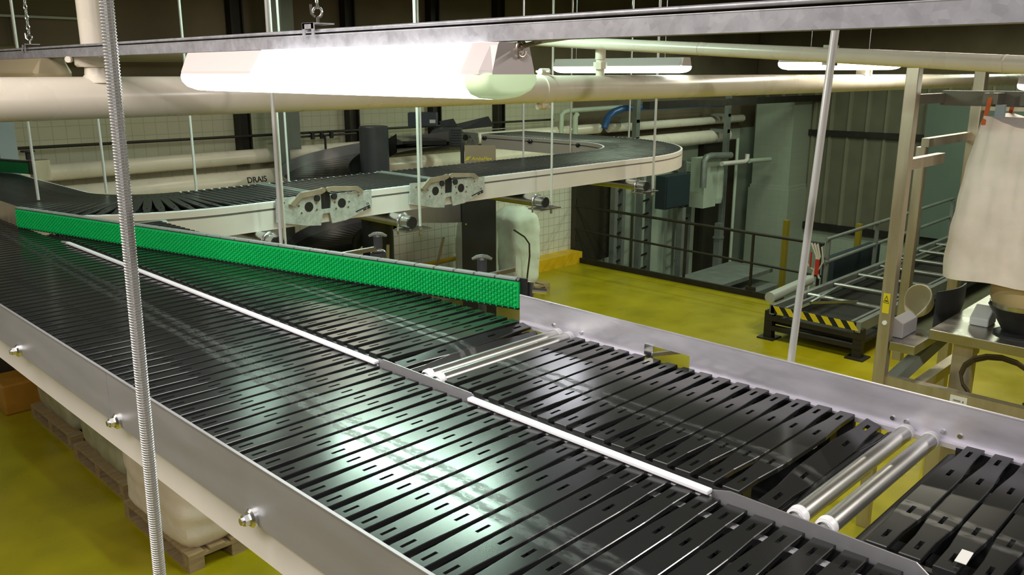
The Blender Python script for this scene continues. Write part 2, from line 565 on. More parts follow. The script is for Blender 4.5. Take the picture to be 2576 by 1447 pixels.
def slat_mesh(L, slots, endw=.0205, midw=.0282, th=.012):
    """plank with narrowed ends and open slots, long axis x, centred"""
    us = [-L / 2, -L / 2 + .085, -L / 2 + .19, L / 2 - .19, L / 2 - .085, L / 2]
    for c in slots:
        us += [c - .019, c + .019]
    us = sorted(us)
    sl = .0045

    def w(u):
        a = L / 2 - abs(u)
        t = min(1, max(0, (a - .085) / .105))
        return endw + (midw - endw) * t

    mb = MB()
    rows = []
    for u in us:
        rows.append((u, w(u)))
    nv = 4
    vs = []
    for u, ww in rows:
        for v in (-ww + .0015, -sl, sl, ww - .0015):
            vs.append((u, v, 0))
    fs = []
    isslot = [any(abs((rows[i][0] + rows[i + 1][0]) / 2 - c) < .018 for c in slots) for i in range(len(rows) - 1)]
    for i in range(len(rows) - 1):
        for k in range(3):
            if k == 1 and isslot[i]:
                continue
            fs.append((i * nv + k, (i + 1) * nv + k, (i + 1) * nv + k + 1, i * nv + k + 1))
    n = len(vs)
    # chamfered rim and sides
    loop_t = [i * nv for i in range(len(rows))] + [i * nv + 3 for i in range(len(rows) - 1, -1, -1)]
    loop_m, loop_b = [], []
    for idx, i in enumerate(list(range(len(rows))) + list(range(len(rows) - 1, -1, -1))):
        u, ww = rows[i]
        sgn = -1 if idx < len(rows) else 1
        e = .0015 if i == len(rows) - 1 else (-.0015 if i == 0 else 0)
        vs.append((u + e, sgn * ww, -.0015))
        loop_m.append(len(vs) - 1)
    for j in list(loop_m):
        vs.append((vs[j][0], vs[j][1], -th))
        loop_b.append(len(vs) - 1)
    N = len(loop_t)
    for i in range(N):
        j = (i + 1) % N
        fs.append((loop_t[i], loop_t[j], loop_m[j], loop_m[i]))
        fs.append((loop_m[i], loop_m[j], loop_b[j], loop_b[i]))
    # slot walls
    for i in range(len(rows) - 1):
        if not isslot[i]:
            continue
        a, b = rows[i][0], rows[i + 1][0]
        q = [(a, -sl), (b, -sl), (b, sl), (a, sl)]
        base = len(vs)
        vs += [(x_, y_, 0) for x_, y_ in q] + [(x_, y_, -th) for x_, y_ in q]
        for k in range(4):
            fs.append((base + k, base + (k + 1) % 4, base + 4 + (k + 1) % 4, base + 4 + k))
    mb.add(vs, fs)
    me = bpy.data.meshes.new('slat')
    me.from_pydata(mb.v, [], mb.f)
    me.update()
    me.materials.append(MT['slat'])
    return me


SLAT_L = slat_mesh(.63, (-.262, -.122, .122, .262), endw=.0235)
SLAT_R = slat_mesh(.60, (-.25, -.118, .118, .25))
SLAT_W = slat_mesh(.93, (-.3, .3), midw=.0285)
MT['slatworn'] = mat('dusty_slat_plastic', (0.022, 0.023, 0.022), 0.36, 0, 0.1, 6, rvar=.06, spec=.5)
SLAT_W.materials[0] = MT['slatworn']


def put_slat(me, parent, loc, rz=0.0, tilt=-2.2, nm='slat'):
    o = bpy.data.objects.new(nm, me)
    COL.objects.link(o)
    o.parent = parent
    off = wloc(parent)
    o.location = Vector(loc) - off
    o.rotation_euler = (math.radians(tilt + random.uniform(-.5, .5)), 0, rz)
    return o


ZB = 2.712

# ------------------------------------------------------------------ near (left) lane
lane = thing('slat_conveyor', 'long near conveyor lane of black slats behind the tall steel side guard', 'conveyor', (1.165, 3.0, 2.53))
for i in range(92):
    put_slat(SLAT_L, lane, (1.165, .22 + i * PITCH, ZB))
m = MB().box(.80, .815, -.2, 6.1, 2.548, 2.70)
part('side_frame', m, 'cream', lane, label='cream painted side frame')
m = MB().box(.7485, .7515, -.2, 2.257, 2.69, 2.83).box(.7485, .7515, 2.260, 6.1, 2.69, 2.83)
m.box(.7465, .7535, -.2, 6.1, 2.829, 2.832)
part('side_guard', m, 'steelmatte', lane, label='stainless steel side guard')
for yy in (-.05, .78, 1.492, 2.205, 3.04, 3.9, 4.7):
    m = MB()
    m.cyl((.80, yy, 2.705), (.752, yy, 2.705), .012, n=14)
    m.cyl((.752, yy, 2.705), (.741, yy, 2.705), .021, n=20)
    m.cyl((.741, yy, 2.705), (.736, yy, 2.705), .021, .016, n=20)
    m.cyl((.736, yy, 2.705), (.724, yy, 2.705), .013, n=6)
    m.cyl((.724, yy, 2.705), (.718, yy, 2.705), .008, n=10)
    part('bolt', m, 'zinc', lane, True)
m = MB()
for xx in (1.305, 1.44):
    m.box(xx - .012, xx + .012, -.2, 6.1, 2.665, 2.690)
part('wear_strip', m, 'white', lane, label='white plastic wear strip seen through the slots')
m = MB()
for xx in (.90, 1.165):
    m.box(xx - .03, xx + .03, -.2, 6.1, 2.62, 2.685)
for k in range(14):
    m.box(.82, 1.47, .1 + k * .45, .13 + k * .45, 2.56, 2.60)
part('inner_frame', m, 'black', lane)
part('return_belt', MB().box(.82, 1.47, -.2, 6.05, 2.585, 2.60), 'slat', lane)
# the chain of links under the right-hand slat ends
m = MB().box(1.395, 1.425, -.2, 6.1, 2.66, 2.692)
part('chain', m, 'black', lane)

# ------------------------------------------------------------------ divider between lanes
div = thing('lane_divider', 'bright white divider rail with raised steel plates between the two black lanes', 'rail', (1.485, 2.8, 2.55))
for a, b in ((2.06, 4.80), (.86, 1.63)):
    m = MB().box(1.474, 1.494, a, b, 2.714, 2.725)
    m.box(1.487, 1.4925, a, b, 2.60, 2.712)
    part('guide_strip', m, 'white', div, bevel=.003, label='white plastic guide strip')
m = MB().prism([(4.8, 2.712), (4.8, 2.724), (4.9, 2.716), (4.95, 2.70), (4.95, 2.69)], 'x', 1.483, 1.492)
part('strip_end', m, 'steel', div)
for (a, b) in ((1.60, 2.13), (.40, .91)):
    m = MB().prism([(a, 2.66), (a, 2.708), (a + .035, 2.732), (b - .09, 2.732), (b - .02, 2.712), (b, 2.66)], 'x', 1.4935, 1.497)
    part('plate', m, 'steelmatte', div, label='grey stainless steel plate')
m = MB().box(1.497, 1.545, .0, 5.25, 2.60, 2.697).box(1.530, 1.545, .0, 5.25, 2.697, 2.702)
part('profile', m, 'black', div, label='black plastic profile beside the right lane')
part('profile_base', MB().box(1.483, 1.4868, -.2, 5.6, 2.56, 2.70), 'black', div)

# ------------------------------------------------------------------ right lane: three belts with roller pairs between
cx = 1.845


def belt(label, y0, y1, fan=0.0, tail=True):
    t = thing('slat_conveyor', label, 'conveyor', (cx, (y0 + y1) / 2, 2.55), 'black slat belts of the right lane')
    k = 0
    yy = y0
    while yy < y1:
        put_slat(SLAT_R, t, (cx, yy, ZB), 0, -1.8)
        yy += PITCH - .001
        k += 1
    m = MB().box(2.147, 2.160, y0 - .02, y1 + .02, 2.57, 2.698)
    part('side_frame', m, 'black', t)
    m = MB()
    for xx in (1.62, 2.07):
        m.box(xx - .02, xx + .02, y0, y1, 2.63, 2.68)
    m.box(1.70, 1.99, y0 + .1, y0 + .13, 2.63, 2.66).box(1.60, 2.09, y1 - .1, y1 - .07, 2.63, 2.68)
    part('chain_track', m, 'black', t)
    part('return_belt', MB().box(1.555, 2.14, y0 - .03, y1 + .03, 2.585, 2.605), 'slat', t)
    m = MB().box(1.952, 1.974, y0, y1, 2.668, 2.688)
    part('wear_strip', m, 'white', t, label='white plastic wear strip seen through the slots')
    return t


b1 = belt('longest black slat belt of the right lane running away under the green diverter', 2.10, 5.2)
b2 = belt('short black slat belt of the right lane between the two pairs of steel rollers', .845, 1.80)
b3 = belt('black slat belt at the lower right corner beyond the second pair of rollers', -.10, .55)
part('cross_bar', MB().box(1.56, 2.14, .565, .60, 2.47, 2.53), 'cream', b3, label='cream cross bar under the rollers')
# turned-down slats where a belt dips round its end shaft
for t, yy, tl in ((b1, 2.033, 14), (b2, .765, 16), (b3, .50, -2)):
    if t is b3:
        continue
    o = put_slat(SLAT_R, t, (cx, yy, ZB - .006), math.radians(1.5), tl)
    o2 = put_slat(SLAT_R, t, (cx, yy - .05, ZB - .035), 0, 55)
for t, ya, yb in ((b1, 1.955, 2.09), (b2, .705, .80), (b2, 1.79, 1.83), (b3, .545, .59)):
    m = MB().cyl((1.56, (ya + yb) / 2, 2.66), (2.14, (ya + yb) / 2, 2.66), .024, n=14)
    part('end_shaft', m, 'blackmetal', t, True)
# a scrap of shiny tape on the last belt
single('tape_scrap', MB().obox((1.60, .385, 2.7185), (1, .05, 0), (-.05, 1, 0), (0, 0, 1), .052, .02, .0015), 'label',
       'small white tape scrap stuck on a black slat near the lower right corner', 'tape')


def roller(yy, lab):
    t = thing('transfer_roller', lab, 'roller', (1.85, yy, 2.68), 'steel transfer rollers')
    part('tube', MB().cyl((1.565, yy, 2.70), (2.135, yy, 2.70), .0205, n=28, caps=False), 'roller', t, True, label='bare steel tube')
    for s, x0 in ((-1, 1.565), (1, 2.135)):
        m = MB()
        m.cyl((x0, yy, 2.70), (x0 + s * .004, yy, 2.70), .0215, .0225, n=28)
        m.cyl((x0 + s * .004, yy, 2.70), (x0 + s * .020, yy, 2.70), .0225, .0215, n=28)
        part('end_cap', m, 'nylon', t, True, label='white nylon end cap')
        m = MB().cyl((x0 + s * .016, yy, 2.70), (x0 + s * .026, yy, 2.70), .016, n=20)
        m.cyl((x0 + s * .026, yy, 2.70), (x0 + s * .034, yy, 2.70), .011, n=6)
        m.cyl((x0 + s * .034, yy, 2.70), (x0 + s * (.052 if s < 0 else .036), yy, 2.70), .006, n=12)
        part('axle_bolt', m, 'zinc', t, True)
    return t


roller(1.893, 'upper steel roller of the far pair, beside the belt under the green diverter')
roller(1.840, 'lower steel roller of the far pair, beside the short middle belt')
roller(.692, 'upper steel roller of the near pair, beside the short middle belt')
roller(.630, 'lower steel roller of the near pair, beside the lower right belt')
for yy, lab in ((1.8665, 'far'), (.661, 'near')):
    for xx in (1.545, 2.150):
        pass

# ------------------------------------------------------------------ right guard sheet
g = thing('side_guard', 'tall bright stainless steel side guard along the right lane', 'guard', (2.172, 1.0, 2.6))
m = MB()
# sheet with a rectangular notch in its lower edge
notch0, notch1, nz = 1.36, 1.53, 2.742
m.box(2.170, 2.1735, -.3, notch0, 2.703, 2.802).box(2.170, 2.1735, notch1, 2.10, 2.703, 2.802).box(2.170, 2.1735, notch0, notch1, nz, 2.802)
part('sheet', m, 'steel', g, label='stainless sheet with a notch in its lower edge')
m = MB().box(2.168, 2.1755, -.3, 2.10, 2.800, 2.8035)
part('top_edge', m, 'steel', g)
m = MB().box(2.150, 2.170, -.3, notch0, 2.690, 2.703).box(2.150, 2.170, notch1, 2.10, 2.690, 2.703)
part('foot_flange', m, 'steel', g)
m = MB()
for yy in (.57, .61, .70, .735, 1.80, 1.93):
    m.cyl((2.170, yy, 2.722), (2.165, yy, 2.722), .006, n=10)
part('rivets', m, 'zinc', g, True)
m = MB().bar((2.165, 1.50, 2.715), (2.30, 1.44, 2.71), .012, .012).box(2.166, 2.169, 1.495, 1.53, 2.70, 2.745)
part('stay', m, 'zinc', g)

# ------------------------------------------------------------------ green diverter belt
P0 = Vector((1.452, 5.53, 0))
P1 = Vector((2.250, 2.183, 0))
d = (P1 - P0).normalized()
nrm = Vector((d.y, -d.x, 0))          # towards the camera side
if nrm.dot(Vector((0, 0, 0)) - P0) < 0:
    nrm = -nrm
LEN = (P1 - P0).length
dv = thing('diverter_belt', 'long studded green diverter belt standing on edge across the lanes', 'belt', ((P0 + P1) / 2 + Vector((0, 0, 2.70))))
ZL, ZH = 2.720, 2.824
m = MB()
a, b = P0, P1
m.add([a + nrm * .004 + Vector((0, 0, ZL)), b + nrm * .004 + Vector((0, 0, ZL)), b + nrm * .004 + Vector((0, 0, ZH)), a + nrm * .004 + Vector((0, 0, ZH)),
       a - nrm * .012 + Vector((0, 0, ZL)), b - nrm * .012 + Vector((0, 0, ZL)), b - nrm * .012 + Vector((0, 0, ZH)), a - nrm * .012 + Vector((0, 0, ZH))],
      [(0, 1, 2, 3), (7, 6, 5, 4), (0, 4, 5, 1), (2, 6, 7, 3), (1, 5, 6, 2), (0, 3, 7, 4)])
# studs
px_, rows = .0139, 5.5
ncol = int(LEN / px_)
rz_ = (ZH - ZL) / rows
for i in range(ncol):
    u = (i + .5) * px_
    for r_ in range(7):
        zc = ZL + (r_ + (.5 if i % 2 == 0 else .0)) * rz_
        if zc < ZL + .003 or zc > ZH - .004:
            continue
        c = P0 + d * u + nrm * .004 + Vector((0, 0, zc))
        hx, hz = .0080, .0064
        base = [c + d * (hx * math.cos(t)) + Vector((0, 0, hz * math.sin(t))) for t in [k * PI / 3 for k in range(6)]]
        mid = [c + nrm * .0060 + d * (hx * .82 * math.cos(t)) + Vector((0, 0, hz * .82 * math.sin(t))) for t in [k * PI / 3 for k in range(6)]]
        top = c + nrm * .0085
        m.add(base + mid + [top], [(k, (k + 1) % 6, 6 + (k + 1) % 6, 6 + k) for k in range(6)] + [(6 + k, 6 + (k + 1) % 6, 12) for k in range(6)])
        # thin rib below the stud
        rb = c - Vector((0, 0, rz_ * .5))
        m.add([rb - d * .0028 - Vector((0, 0, .004)), rb + d * .0028 - Vector((0, 0, .004)), rb + d * .0028 + Vector((0, 0, .004)), rb - d * .0028 + Vector((0, 0, .004)),
               rb - d * .0018 - Vector((0, 0, .004)) + nrm * .0045, rb + d * .0018 - Vector((0, 0, .004)) + nrm * .0045,
               rb + d * .0018 + Vector((0, 0, .004)) + nrm * .0045, rb - d * .0018 + Vector((0, 0, .004)) + nrm * .0045],
              [(4, 5, 6, 7), (0, 1, 5, 4), (2, 3, 7, 6), (1, 2, 6, 5), (3, 0, 4, 7)])
part('belt', m, 'rubber', dv, True)
m = MB()
k = 0
u = 0.0
while u < LEN - .01:
    u1 = min(u + .098, LEN)
    c0, c1 = P0 + d * (u + .003), P0 + d * (u1 - .003)
    m.bar(c0 - nrm * .012 + Vector((0, 0, ZH + .007)), c1 - nrm * .012 + Vector((0, 0, ZH + .007)), .028, .010)
    u = u1
part('link_cap', m, mat('pale_grey_cap', (.27, .31, .29), .35, 0, .06, 20), dv, bevel=.002, label='grey plastic link caps along the top')
m = MB()
for zc in (ZL - .005, ZH + .001):
    m.bar(P0 - nrm * .010 + Vector((0, 0, zc)), P1 - nrm * .010 + Vector((0, 0, zc)), .026, .006)
m.bar(P0 - nrm * .03 + Vector((0, 0, (ZL + ZH) / 2)), P1 - nrm * .03 + Vector((0, 0, (ZL + ZH) / 2)), .02, .10)
m.bar(P1 + d * .004 - nrm * .018 + Vector((0, 0, ZL - .006)), P1 + d * .004 - nrm * .018 + Vector((0, 0, ZH + .012)), .012, .044, up=d)
part('frame', m, 'black', dv)
m = MB()
e = P1 + d * .03 - nrm * .035
m.obox(e + Vector((0, 0, 2.785)), d, nrm, (0, 0, 1), .028, .006, .07)
m.cyl(e + d * .01 + Vector((0, 0, 2.788)), e + d * .055 - nrm * .03 + Vector((0, 0, 2.782)), .012, n=12)
part('end_bracket', m, 'zinc', dv)
# guard plate continuing to the left of the diverter
single('lead_in_plate', MB().box(1.470, 1.476, 5.56, 6.05, 2.70, 2.83), 'mach',
       'plain grey brown guard plate at the far left end of the green diverter', 'guard')

# clamps behind the diverter: black knob block on a square bar
for (cx_, cy_, lab) in ((2.51, 3.43, 'black clamp with grey T knob behind the middle of the green diverter'),
                        (2.545, 2.70, 'black clamp with grey T knob behind the right end of the green diverter')):
    t = thing('knob_clamp', lab, 'clamp', (cx_, cy_, 2.56), 'knob clamps')
    z0 = 2.722 if cy_ > 3 else 2.71
    m = MB().cyl((cx_, cy_, z0 + .018), (cx_, cy_, z0 + .075), .022, n=18)
    m.cyl((cx_, cy_, z0 - .09), (cx_, cy_, z0 - .006), .040, n=18)
    part('body', m, 'charcoal', t, True)
    m = MB().cyl((cx_, cy_, z0 + .000), (cx_, cy_, z0 + .006), .036, .030, n=20).cyl((cx_, cy_, z0 + .006), (cx_, cy_, z0 + .020), .017, n=16)
    part('collar', m, 'zinc', t, True)
    m = MB()
    sx, sy = .705, -.71
    arms = []
    for s in (-1, 1):
        p0 = Vector((cx_, cy_, z0 + .088))
        p1 = p0 + Vector((sx * .045 * s, sy * .045 * s, -.010))
        m.tube([p0, p0 * .5 + p1 * .5 + Vector((0, 0, .004)), p1], [.012, .010, .006], 10)
    m.cyl((cx_, cy_, z0 + .07), (cx_, cy_, z0 + .093), .013, .010, n=12)
    part('knob', m, 'greysteel', t, True, label='grey T shaped knob')
    if cy_ > 3:
        m = MB().bar((cx_ - .02, cy_, 2.738), (1.985, cy_, 2.738), .020, .020)
    else:
        m = MB().bar((2.145, cy_ - .05, 2.722), (2.70, cy_ - .05, 2.722), .018, .018)
    part('square_bar', m, 'zinc', t)
    m = MB().cyl((cx_, cy_, z0 - .25), (cx_, cy_, z0 - .09), .018, n=12)
    part('stem', m, 'charcoal', t, True)

# ------------------------------------------------------------------ white framed conveyor: straight, curve, long leg, curve, back leg
def path_points(step=.05):
    P = []
    yy = 9.2
    while yy > 6.9:
        P.append((1.84, yy, -PI / 2))
        yy -= step
    n = int(.96 * PI / 2 / step)
    for i in range(n):
        t = PI + (PI / 2) * i / n
        P.append((2.8 + .96 * math.cos(t), 6.9 + .96 * math.sin(t), t + PI / 2))
    xx = 2.8
    while xx < 7.65:
        P.append((xx, 5.94, 0.0))
        xx += step
    n = int(1.71 * PI / 2 / step)
    for i in range(n):
        t = -PI / 2 + (PI / 2) * i / n
        P.append((7.65 + 1.71 * math.cos(t), 7.65 + 1.71 * math.sin(t), t + PI / 2))
    yy = 7.65
    while yy < 9.42:
        P.append((9.36, yy, PI / 2))
        yy += step
    return P


PP = path_points()
uc = thing('curved_conveyor', 'white framed black slat conveyor hanging in the middle and curving round to the back', 'conveyor', (5.2, 5.94, 2.5))
FINE = path_points(PITCH)
FINE = [((x_ % 7.65), y_, h) if False else (x_, y_, h) for x_, y_, h in FINE]
gaps = (3.503, 4.728)
cand = [p for p in FINE if not (p[2] == 0.0 and any(abs(p[0] - q) < .05 for q in gaps))]
cand.sort(key=lambda p: p[0] * .712 + p[1] * .702 if p[0] + p[1] > 8 or p[0] > 1.9 else 99)
near, rest = cand[:100], cand[100:]
for x_, y_, h in near:
    put_slat(SLAT_W, uc, (x_, y_, ZB - .004), h + PI / 2, 1.5)
m = MB()
for x_, y_, h in rest:
    R = Matrix.Translation((x_, y_, ZB - .004)) @ Matrix.Rotation(h + PI / 2, 4, 'Z') @ Matrix.Rotation(math.radians(1.5), 4, 'X')
    m.add([R @ v.co for v in SLAT_W.vertices], [tuple(p.vertices) for p in SLAT_W.polygons])
part('slat', m, 'slatworn', uc, kind='stuff')
W = .49
for s, nm in ((1, 'side_frame'), (-1, 'side_frame')):
    o0, o1 = s * (W - .012), s * W
    # two white bands with a recessed groove between them
    m = MB().sweep([(o0, 2.502), (o1, 2.502), (o1, 2.640), (o0, 2.640)], PP)
    m.sweep([(o0, 2.656), (o1, 2.656), (o1, 2.697), (o0, 2.697)], PP)
    sf = part(nm, m, 'whiteframe', uc, True, label='white painted side frame')
    m = MB().sweep([(o0 - s * .004, 2.638), (o1 - s * .006, 2.638), (o1 - s * .006, 2.658), (o0 - s * .004, 2.658)], PP)
    part('groove', m, 'groove', sf, label='grey groove along the frame')
    m = MB().sweep([(o0 - s * .02, 2.697), (o1, 2.697), (o1, 2.7035), (o0 - s * .02, 2.7035)], PP)
    part('top_strip', m, 'white', sf)
m = MB().sweep([(-.42, 2.60), (.42, 2.60), (.42, 2.675), (-.42, 2.675)], PP)
part('chain_bed', m, 'black', uc)
for xx in (7.3, 8.9):
    pass
for (bx, by, hx, hy) in ((8.87, 9.309, -1, 0), (8.87, 8.363, -1, 0), (8.87, 7.465, -1, 0)):
    m = MB().cyl((bx, by, 2.650), (bx - .045, by, 2.650), .028, n=16).cyl((bx - .045, by, 2.65), (bx - .06, by, 2.65), .018, n=6)
    part('bolt', m, 'blackmetal', uc, True, label='black round bolt on the inner frame')
t_ = math.radians(-28)
bx, by = 7.65 + 2.2 * math.cos(t_), 7.65 + 2.2 * math.sin(t_)
m = MB().cyl((bx, by, 2.64), (bx + .05 * math.cos(t_), by + .05 * math.sin(t_), 2.64), .03, n=16)
part('bolt', m, 'blackmetal', uc, True, label='black round bolt on the outer curve')

# transfer plates on the near frame
YP = 5.435


def transfer_plate(dx, label):
    t = thing('transfer_plate', label, 'plate', (3.5 + dx, YP, 2.49), 'galvanised transfer plates')
    YF = YP - .012
    L = [(3.09, 2.735), (3.082, 2.566), (3.333, 2.511), (3.452, 2.499), (3.472, 2.585), (3.536, 2.585), (3.552, 2.503), (3.68, 2.512), (3.925, 2.590), (3.925, 2.722), (3.555, 2.722), (3.545, 2.618), (3.463, 2.618), (3.463, 2.735)]
    Lx = [(a + dx, b - .012) for a, b in L]
    part('plate', MB().prism(Lx, 'y', YF, YP), 'galvplate', t, label='grey galvanised plate with a cut out slot')
    m = MB().prism([(3.19 + dx, 2.675), (3.285 + dx, 2.752), (3.44 + dx, 2.762), (3.47 + dx, 2.770), (3.50 + dx, 2.745), (3.46 + dx, 2.725), (3.29 + dx, 2.712), (3.225 + dx, 2.655)], 'y', YF - .02, YF)
    m.prism([(3.515 + dx, 2.745), (3.54 + dx, 2.772), (3.58 + dx, 2.770), (3.79 + dx, 2.752), (3.84 + dx, 2.715), (3.80 + dx, 2.70), (3.77 + dx, 2.722), (3.57 + dx, 2.735)], 'y', YF - .02, YF)
    part('guide_lip', m, 'mach', t, label='beige plastic guide lip along the top')
    for hx, hz in ((3.356, 2.638), (3.645, 2.636)):
        part('round_hole', MB().cyl((hx + dx, YF - .002, hz), (hx + dx, YF + .004, hz), .0365, n=24), 'black', t, label='round black opening')
    for hx, hz in ((3.425, 2.695), (3.575, 2.695)):
        part('round_boss', MB().cyl((hx + dx, YF - .014, hz), (hx + dx, YF, hz), .024, n=18), 'blackmetal', t, True)
    part('slot_backing', MB().box(3.455 + dx, 3.55 + dx, YP, YP + .01, 2.58, 2.74), 'black', t)
    for hx in (3.475, 3.525):
        part('roller_cap', MB().cyl((hx + dx, YF - .022, 2.752), (hx + dx, YF + .002, 2.752), .019, n=16), 'mach', t, True)
    m = MB()
    for hx, hz in ((3.29, 2.60), (3.42, 2.61), (3.27, 2.655), (3.42, 2.66), (3.71, 2.64), (3.70, 2.60), (3.59, 2.60), (3.58, 2.65), (3.15, 2.69), (3.80, 2.68)):
        m.cyl((hx + dx, YF - .004, hz), (hx + dx, YF, hz), .008, n=8)
    part('screws', m, 'zinc', t)
    xd = Vector((1, 0, .27)).normalized()
    yd = Vector((-.27, 0, 1)).normalized()
    o = Vector((3.765 + dx, YF - .001, 2.553))
    m = MB().obox(o + xd * .075, xd, (0, 1, 0), yd, .14, .002, .009)
    m.obox(o + xd * .09 - yd * .014, xd, (0, 1, 0), yd, .032, .002, .012)
    m.obox(o + xd * .128 - yd * .015, xd, (0, 1, 0), yd, .030, .002, .012)
    m.obox(o + xd * .128 - yd * .004, xd, (0, 1, 0), yd, .012, .002, .012)
    part('black_marking', m, 'ink', t)
    part('lettering', text_mb('CE', .022, o + xd * .115 + yd * .014, xd, yd), 'ink', t)
    return t


transfer_plate(0, 'left galvanised transfer plate with two black holes on the white conveyor')
transfer_plate(1.225, 'right galvanised transfer plate with two black holes on the white conveyor')
for q, lab in ((3.503, 'left'), (4.728, 'right')):
    for k, dxx in enumerate((-.025, .025)):
        t = single('transfer_roller', MB().cyl((q + dxx, 5.46, 2.708), (q + dxx, 6.40, 2.708), .010, n=14), 'greysteel',
                   'thin steel roller on the %s side of the gap above the %s transfer plate' % (('left', 'right')[k], lab), 'roller', 'thin rollers between slats of the white conveyor', smooth=True)

# support tubes under the long leg
for xx, zz, rx, lab in ((2.95, 2.452, 3.01, 'leftmost round support tube under the white conveyor, behind the green diverter'),
                        (4.139, 2.450, 4.225, 'support tube under the white conveyor between the two transfer plates'),
                        (5.705, 2.446, 5.79, 'support tube under the white conveyor just right of the black post'),
                        (7.275, 2.448, 7.395, 'rightmost support tube under the white conveyor near its curve')):
    t = thing('support_tube', lab, 'support', (xx, 5.8, 2.36), 'round support tubes under the white conveyor')
    part('tube', MB().cyl((xx, 5.20, zz), (xx, 6.7, zz), .052, n=24), 'zinc', t, True)
    part('end_plug', MB().cyl((xx, 5.188, zz), (xx, 5.20, zz), .047, .052, n=24), 'black', t, True, label='black plastic end plug')
    m = MB()
    pts = [(xx - .062, 5.30, zz - .10)] + [(xx - .062 * math.cos(a_), 5.30, zz + .062 * math.sin(a_)) for a_ in [k * PI / 8 for k in range(9)]] + [(xx + .062, 5.30, zz - .10)]
    m.tube(pts, .008, 8)
    part('u_bolt', m, 'zinc', t, True)
    part('plate', MB().box(xx - .09, xx + .19, 5.17, 5.33, zz - .070, zz - .060), 'zinc', t)
    m = MB().cyl((rx, 5.2, zz - .115), (rx, 5.2, zz - .070), .013, n=6).cyl((rx, 5.2, zz - .060), (rx, 5.2, zz - .036), .018, n=6)
    part('nut', m, 'zinc', t)
single('roller_drum', MB().cyl((1.60, 5.28, 2.655), (2.22, 5.28, 2.655), .045, n=18), 'greysteel',
       'short grey end drum of the right lane behind the green diverter', 'roller', smooth=True)

# ------------------------------------------------------------------ hanger rods
def rod(p, q, r, label, group='thin hanger rods of the white conveyor', mtl='hrod', n=10):
    return single('hanger_rod', MB().cyl(p, q, r, n=n), mtl, label, 'rod', group, smooth=True)


TOP = 6.1
rod((3.01, 5.2, 2.352), (3.01, 5.2, TOP), .011, 'thin rod rising from the leftmost support tube of the white conveyor')
rod((4.225, 5.2, 2.350), (4.225, 5.2, TOP), .012, 'thin rod rising from the support tube between the transfer plates')
rod((5.79, 5.2, 2.346), (5.79, 5.2, TOP), .011, 'thin rod rising from the support tube right of the black post')
rod((7.395, 5.2, 2.348), (7.395, 5.2, TOP), .013, 'thin rod rising from the rightmost support tube near the curve')
rod((3.85, 6.52, 2.56), (3.85, 6.52, TOP), .010, 'thin rod at the back edge of the white conveyor left of the black spiral')
rod((5.335, 6.52, 2.56), (5.335, 6.52, TOP), .011, 'thin rod at the back edge of the white conveyor right of the spiral column')
rod((6.79, 6.52, 2.56), (6.79, 6.52, TOP), .011, 'thin rod at the back edge beside the yellow lettered post')
rod((8.79, 7.56, 2.46), (8.79, 7.56, TOP), .012, 'thin rod against the inner frame of the back leg')
rod((9.98, 7.47, 2.50), (9.98, 7.47, TOP), .013, 'thin rod at the outside of the far curve')
rod((1.89, 6.62, 2.72), (1.89, 6.62, TOP), .010, 'leftmost thin rod in front of the tiled wall', 'thin hanger rods at the left')
rod((2.365, 6.63, 2.72), (2.365, 6.63, TOP), .010, 'thin rod just left of the big threaded rod', 'thin hanger rods at the left')
rod((3.08, 6.66, 2.60), (3.08, 6.66, TOP), .011, 'thin rod standing right of the big threaded rod', 'thin hanger rods at the left')
rod((2.003, 3.50, 2.55), (2.013, 3.47, TOP), .0085, 'bright thin rod passing in front of the big cream pipe down behind the green diverter', None)
rod((2.205, 1.056, 2.56), (2.205, .96, 4.6), .0105, 'smooth bright steel rod behind the right side guard', None, n=18)

# threaded rod, nearest thing to the camera
A_, B_ = Vector((.5, 1.300, 3.98)), Vector((.5, 1.392, 2.25))
m = MB()
dd = (B_ - A_)
nr = int(dd.length / .0045)
pts, rr = [], []
for i in range(nr):
    for k, q in ((0.0, .0096), (.30, .0096), (.45, .0107), (.75, .0107)):
        pts.append(A_ + dd * ((i + k) / nr))
        rr.append(q)
m.tube(pts, rr, 14)
single('threaded_rod', m, 'rod', 'thick threaded steel rod hanging close to the camera at left', 'rod')

# ------------------------------------------------------------------ overhead strut channel
ch = thing('strut_channel', 'galvanised strut channel running overhead across the whole picture', 'channel', (1.30, 4.0, 3.664))
x0, x1, z0, z1 = 1.280, 1.321, 3.664, 3.709
zt_ = 3.6965
prof = [(x0, z0), (x1, z0), (x1, zt_), (x1 - .0025, zt_), (x1 - .0025, z0 + .0025), (x0 + .0025, z0 + .0025), (x0 + .0025, zt_), (x0, zt_)]
part('channel', MB().prism(prof, 'y', -.6, 10.4), 'galv', ch)
part('edge_bead', MB().tube([(x0 + .0008, -.6, zt_), (x0 + .0008, 10.4, zt_)], .0016, 8), 'galv', ch, True)
part('groove_shade', MB().box(x0 + .009, x1 - .003, -.6, 10.4, z0 + .004, 3.709), 'dark', ch)  # dark filler imitating the shade in the groove under the lip
part('top_lip', MB().tube([(x0 + .005, -.6, 3.7065), (x0 + .005, 10.4, 3.7065)], .0052, 10).tube([(x1 - .005, -.6, 3.7065), (x1 - .005, 10.4, 3.7065)], .0052, 10), 'galv', ch, True)


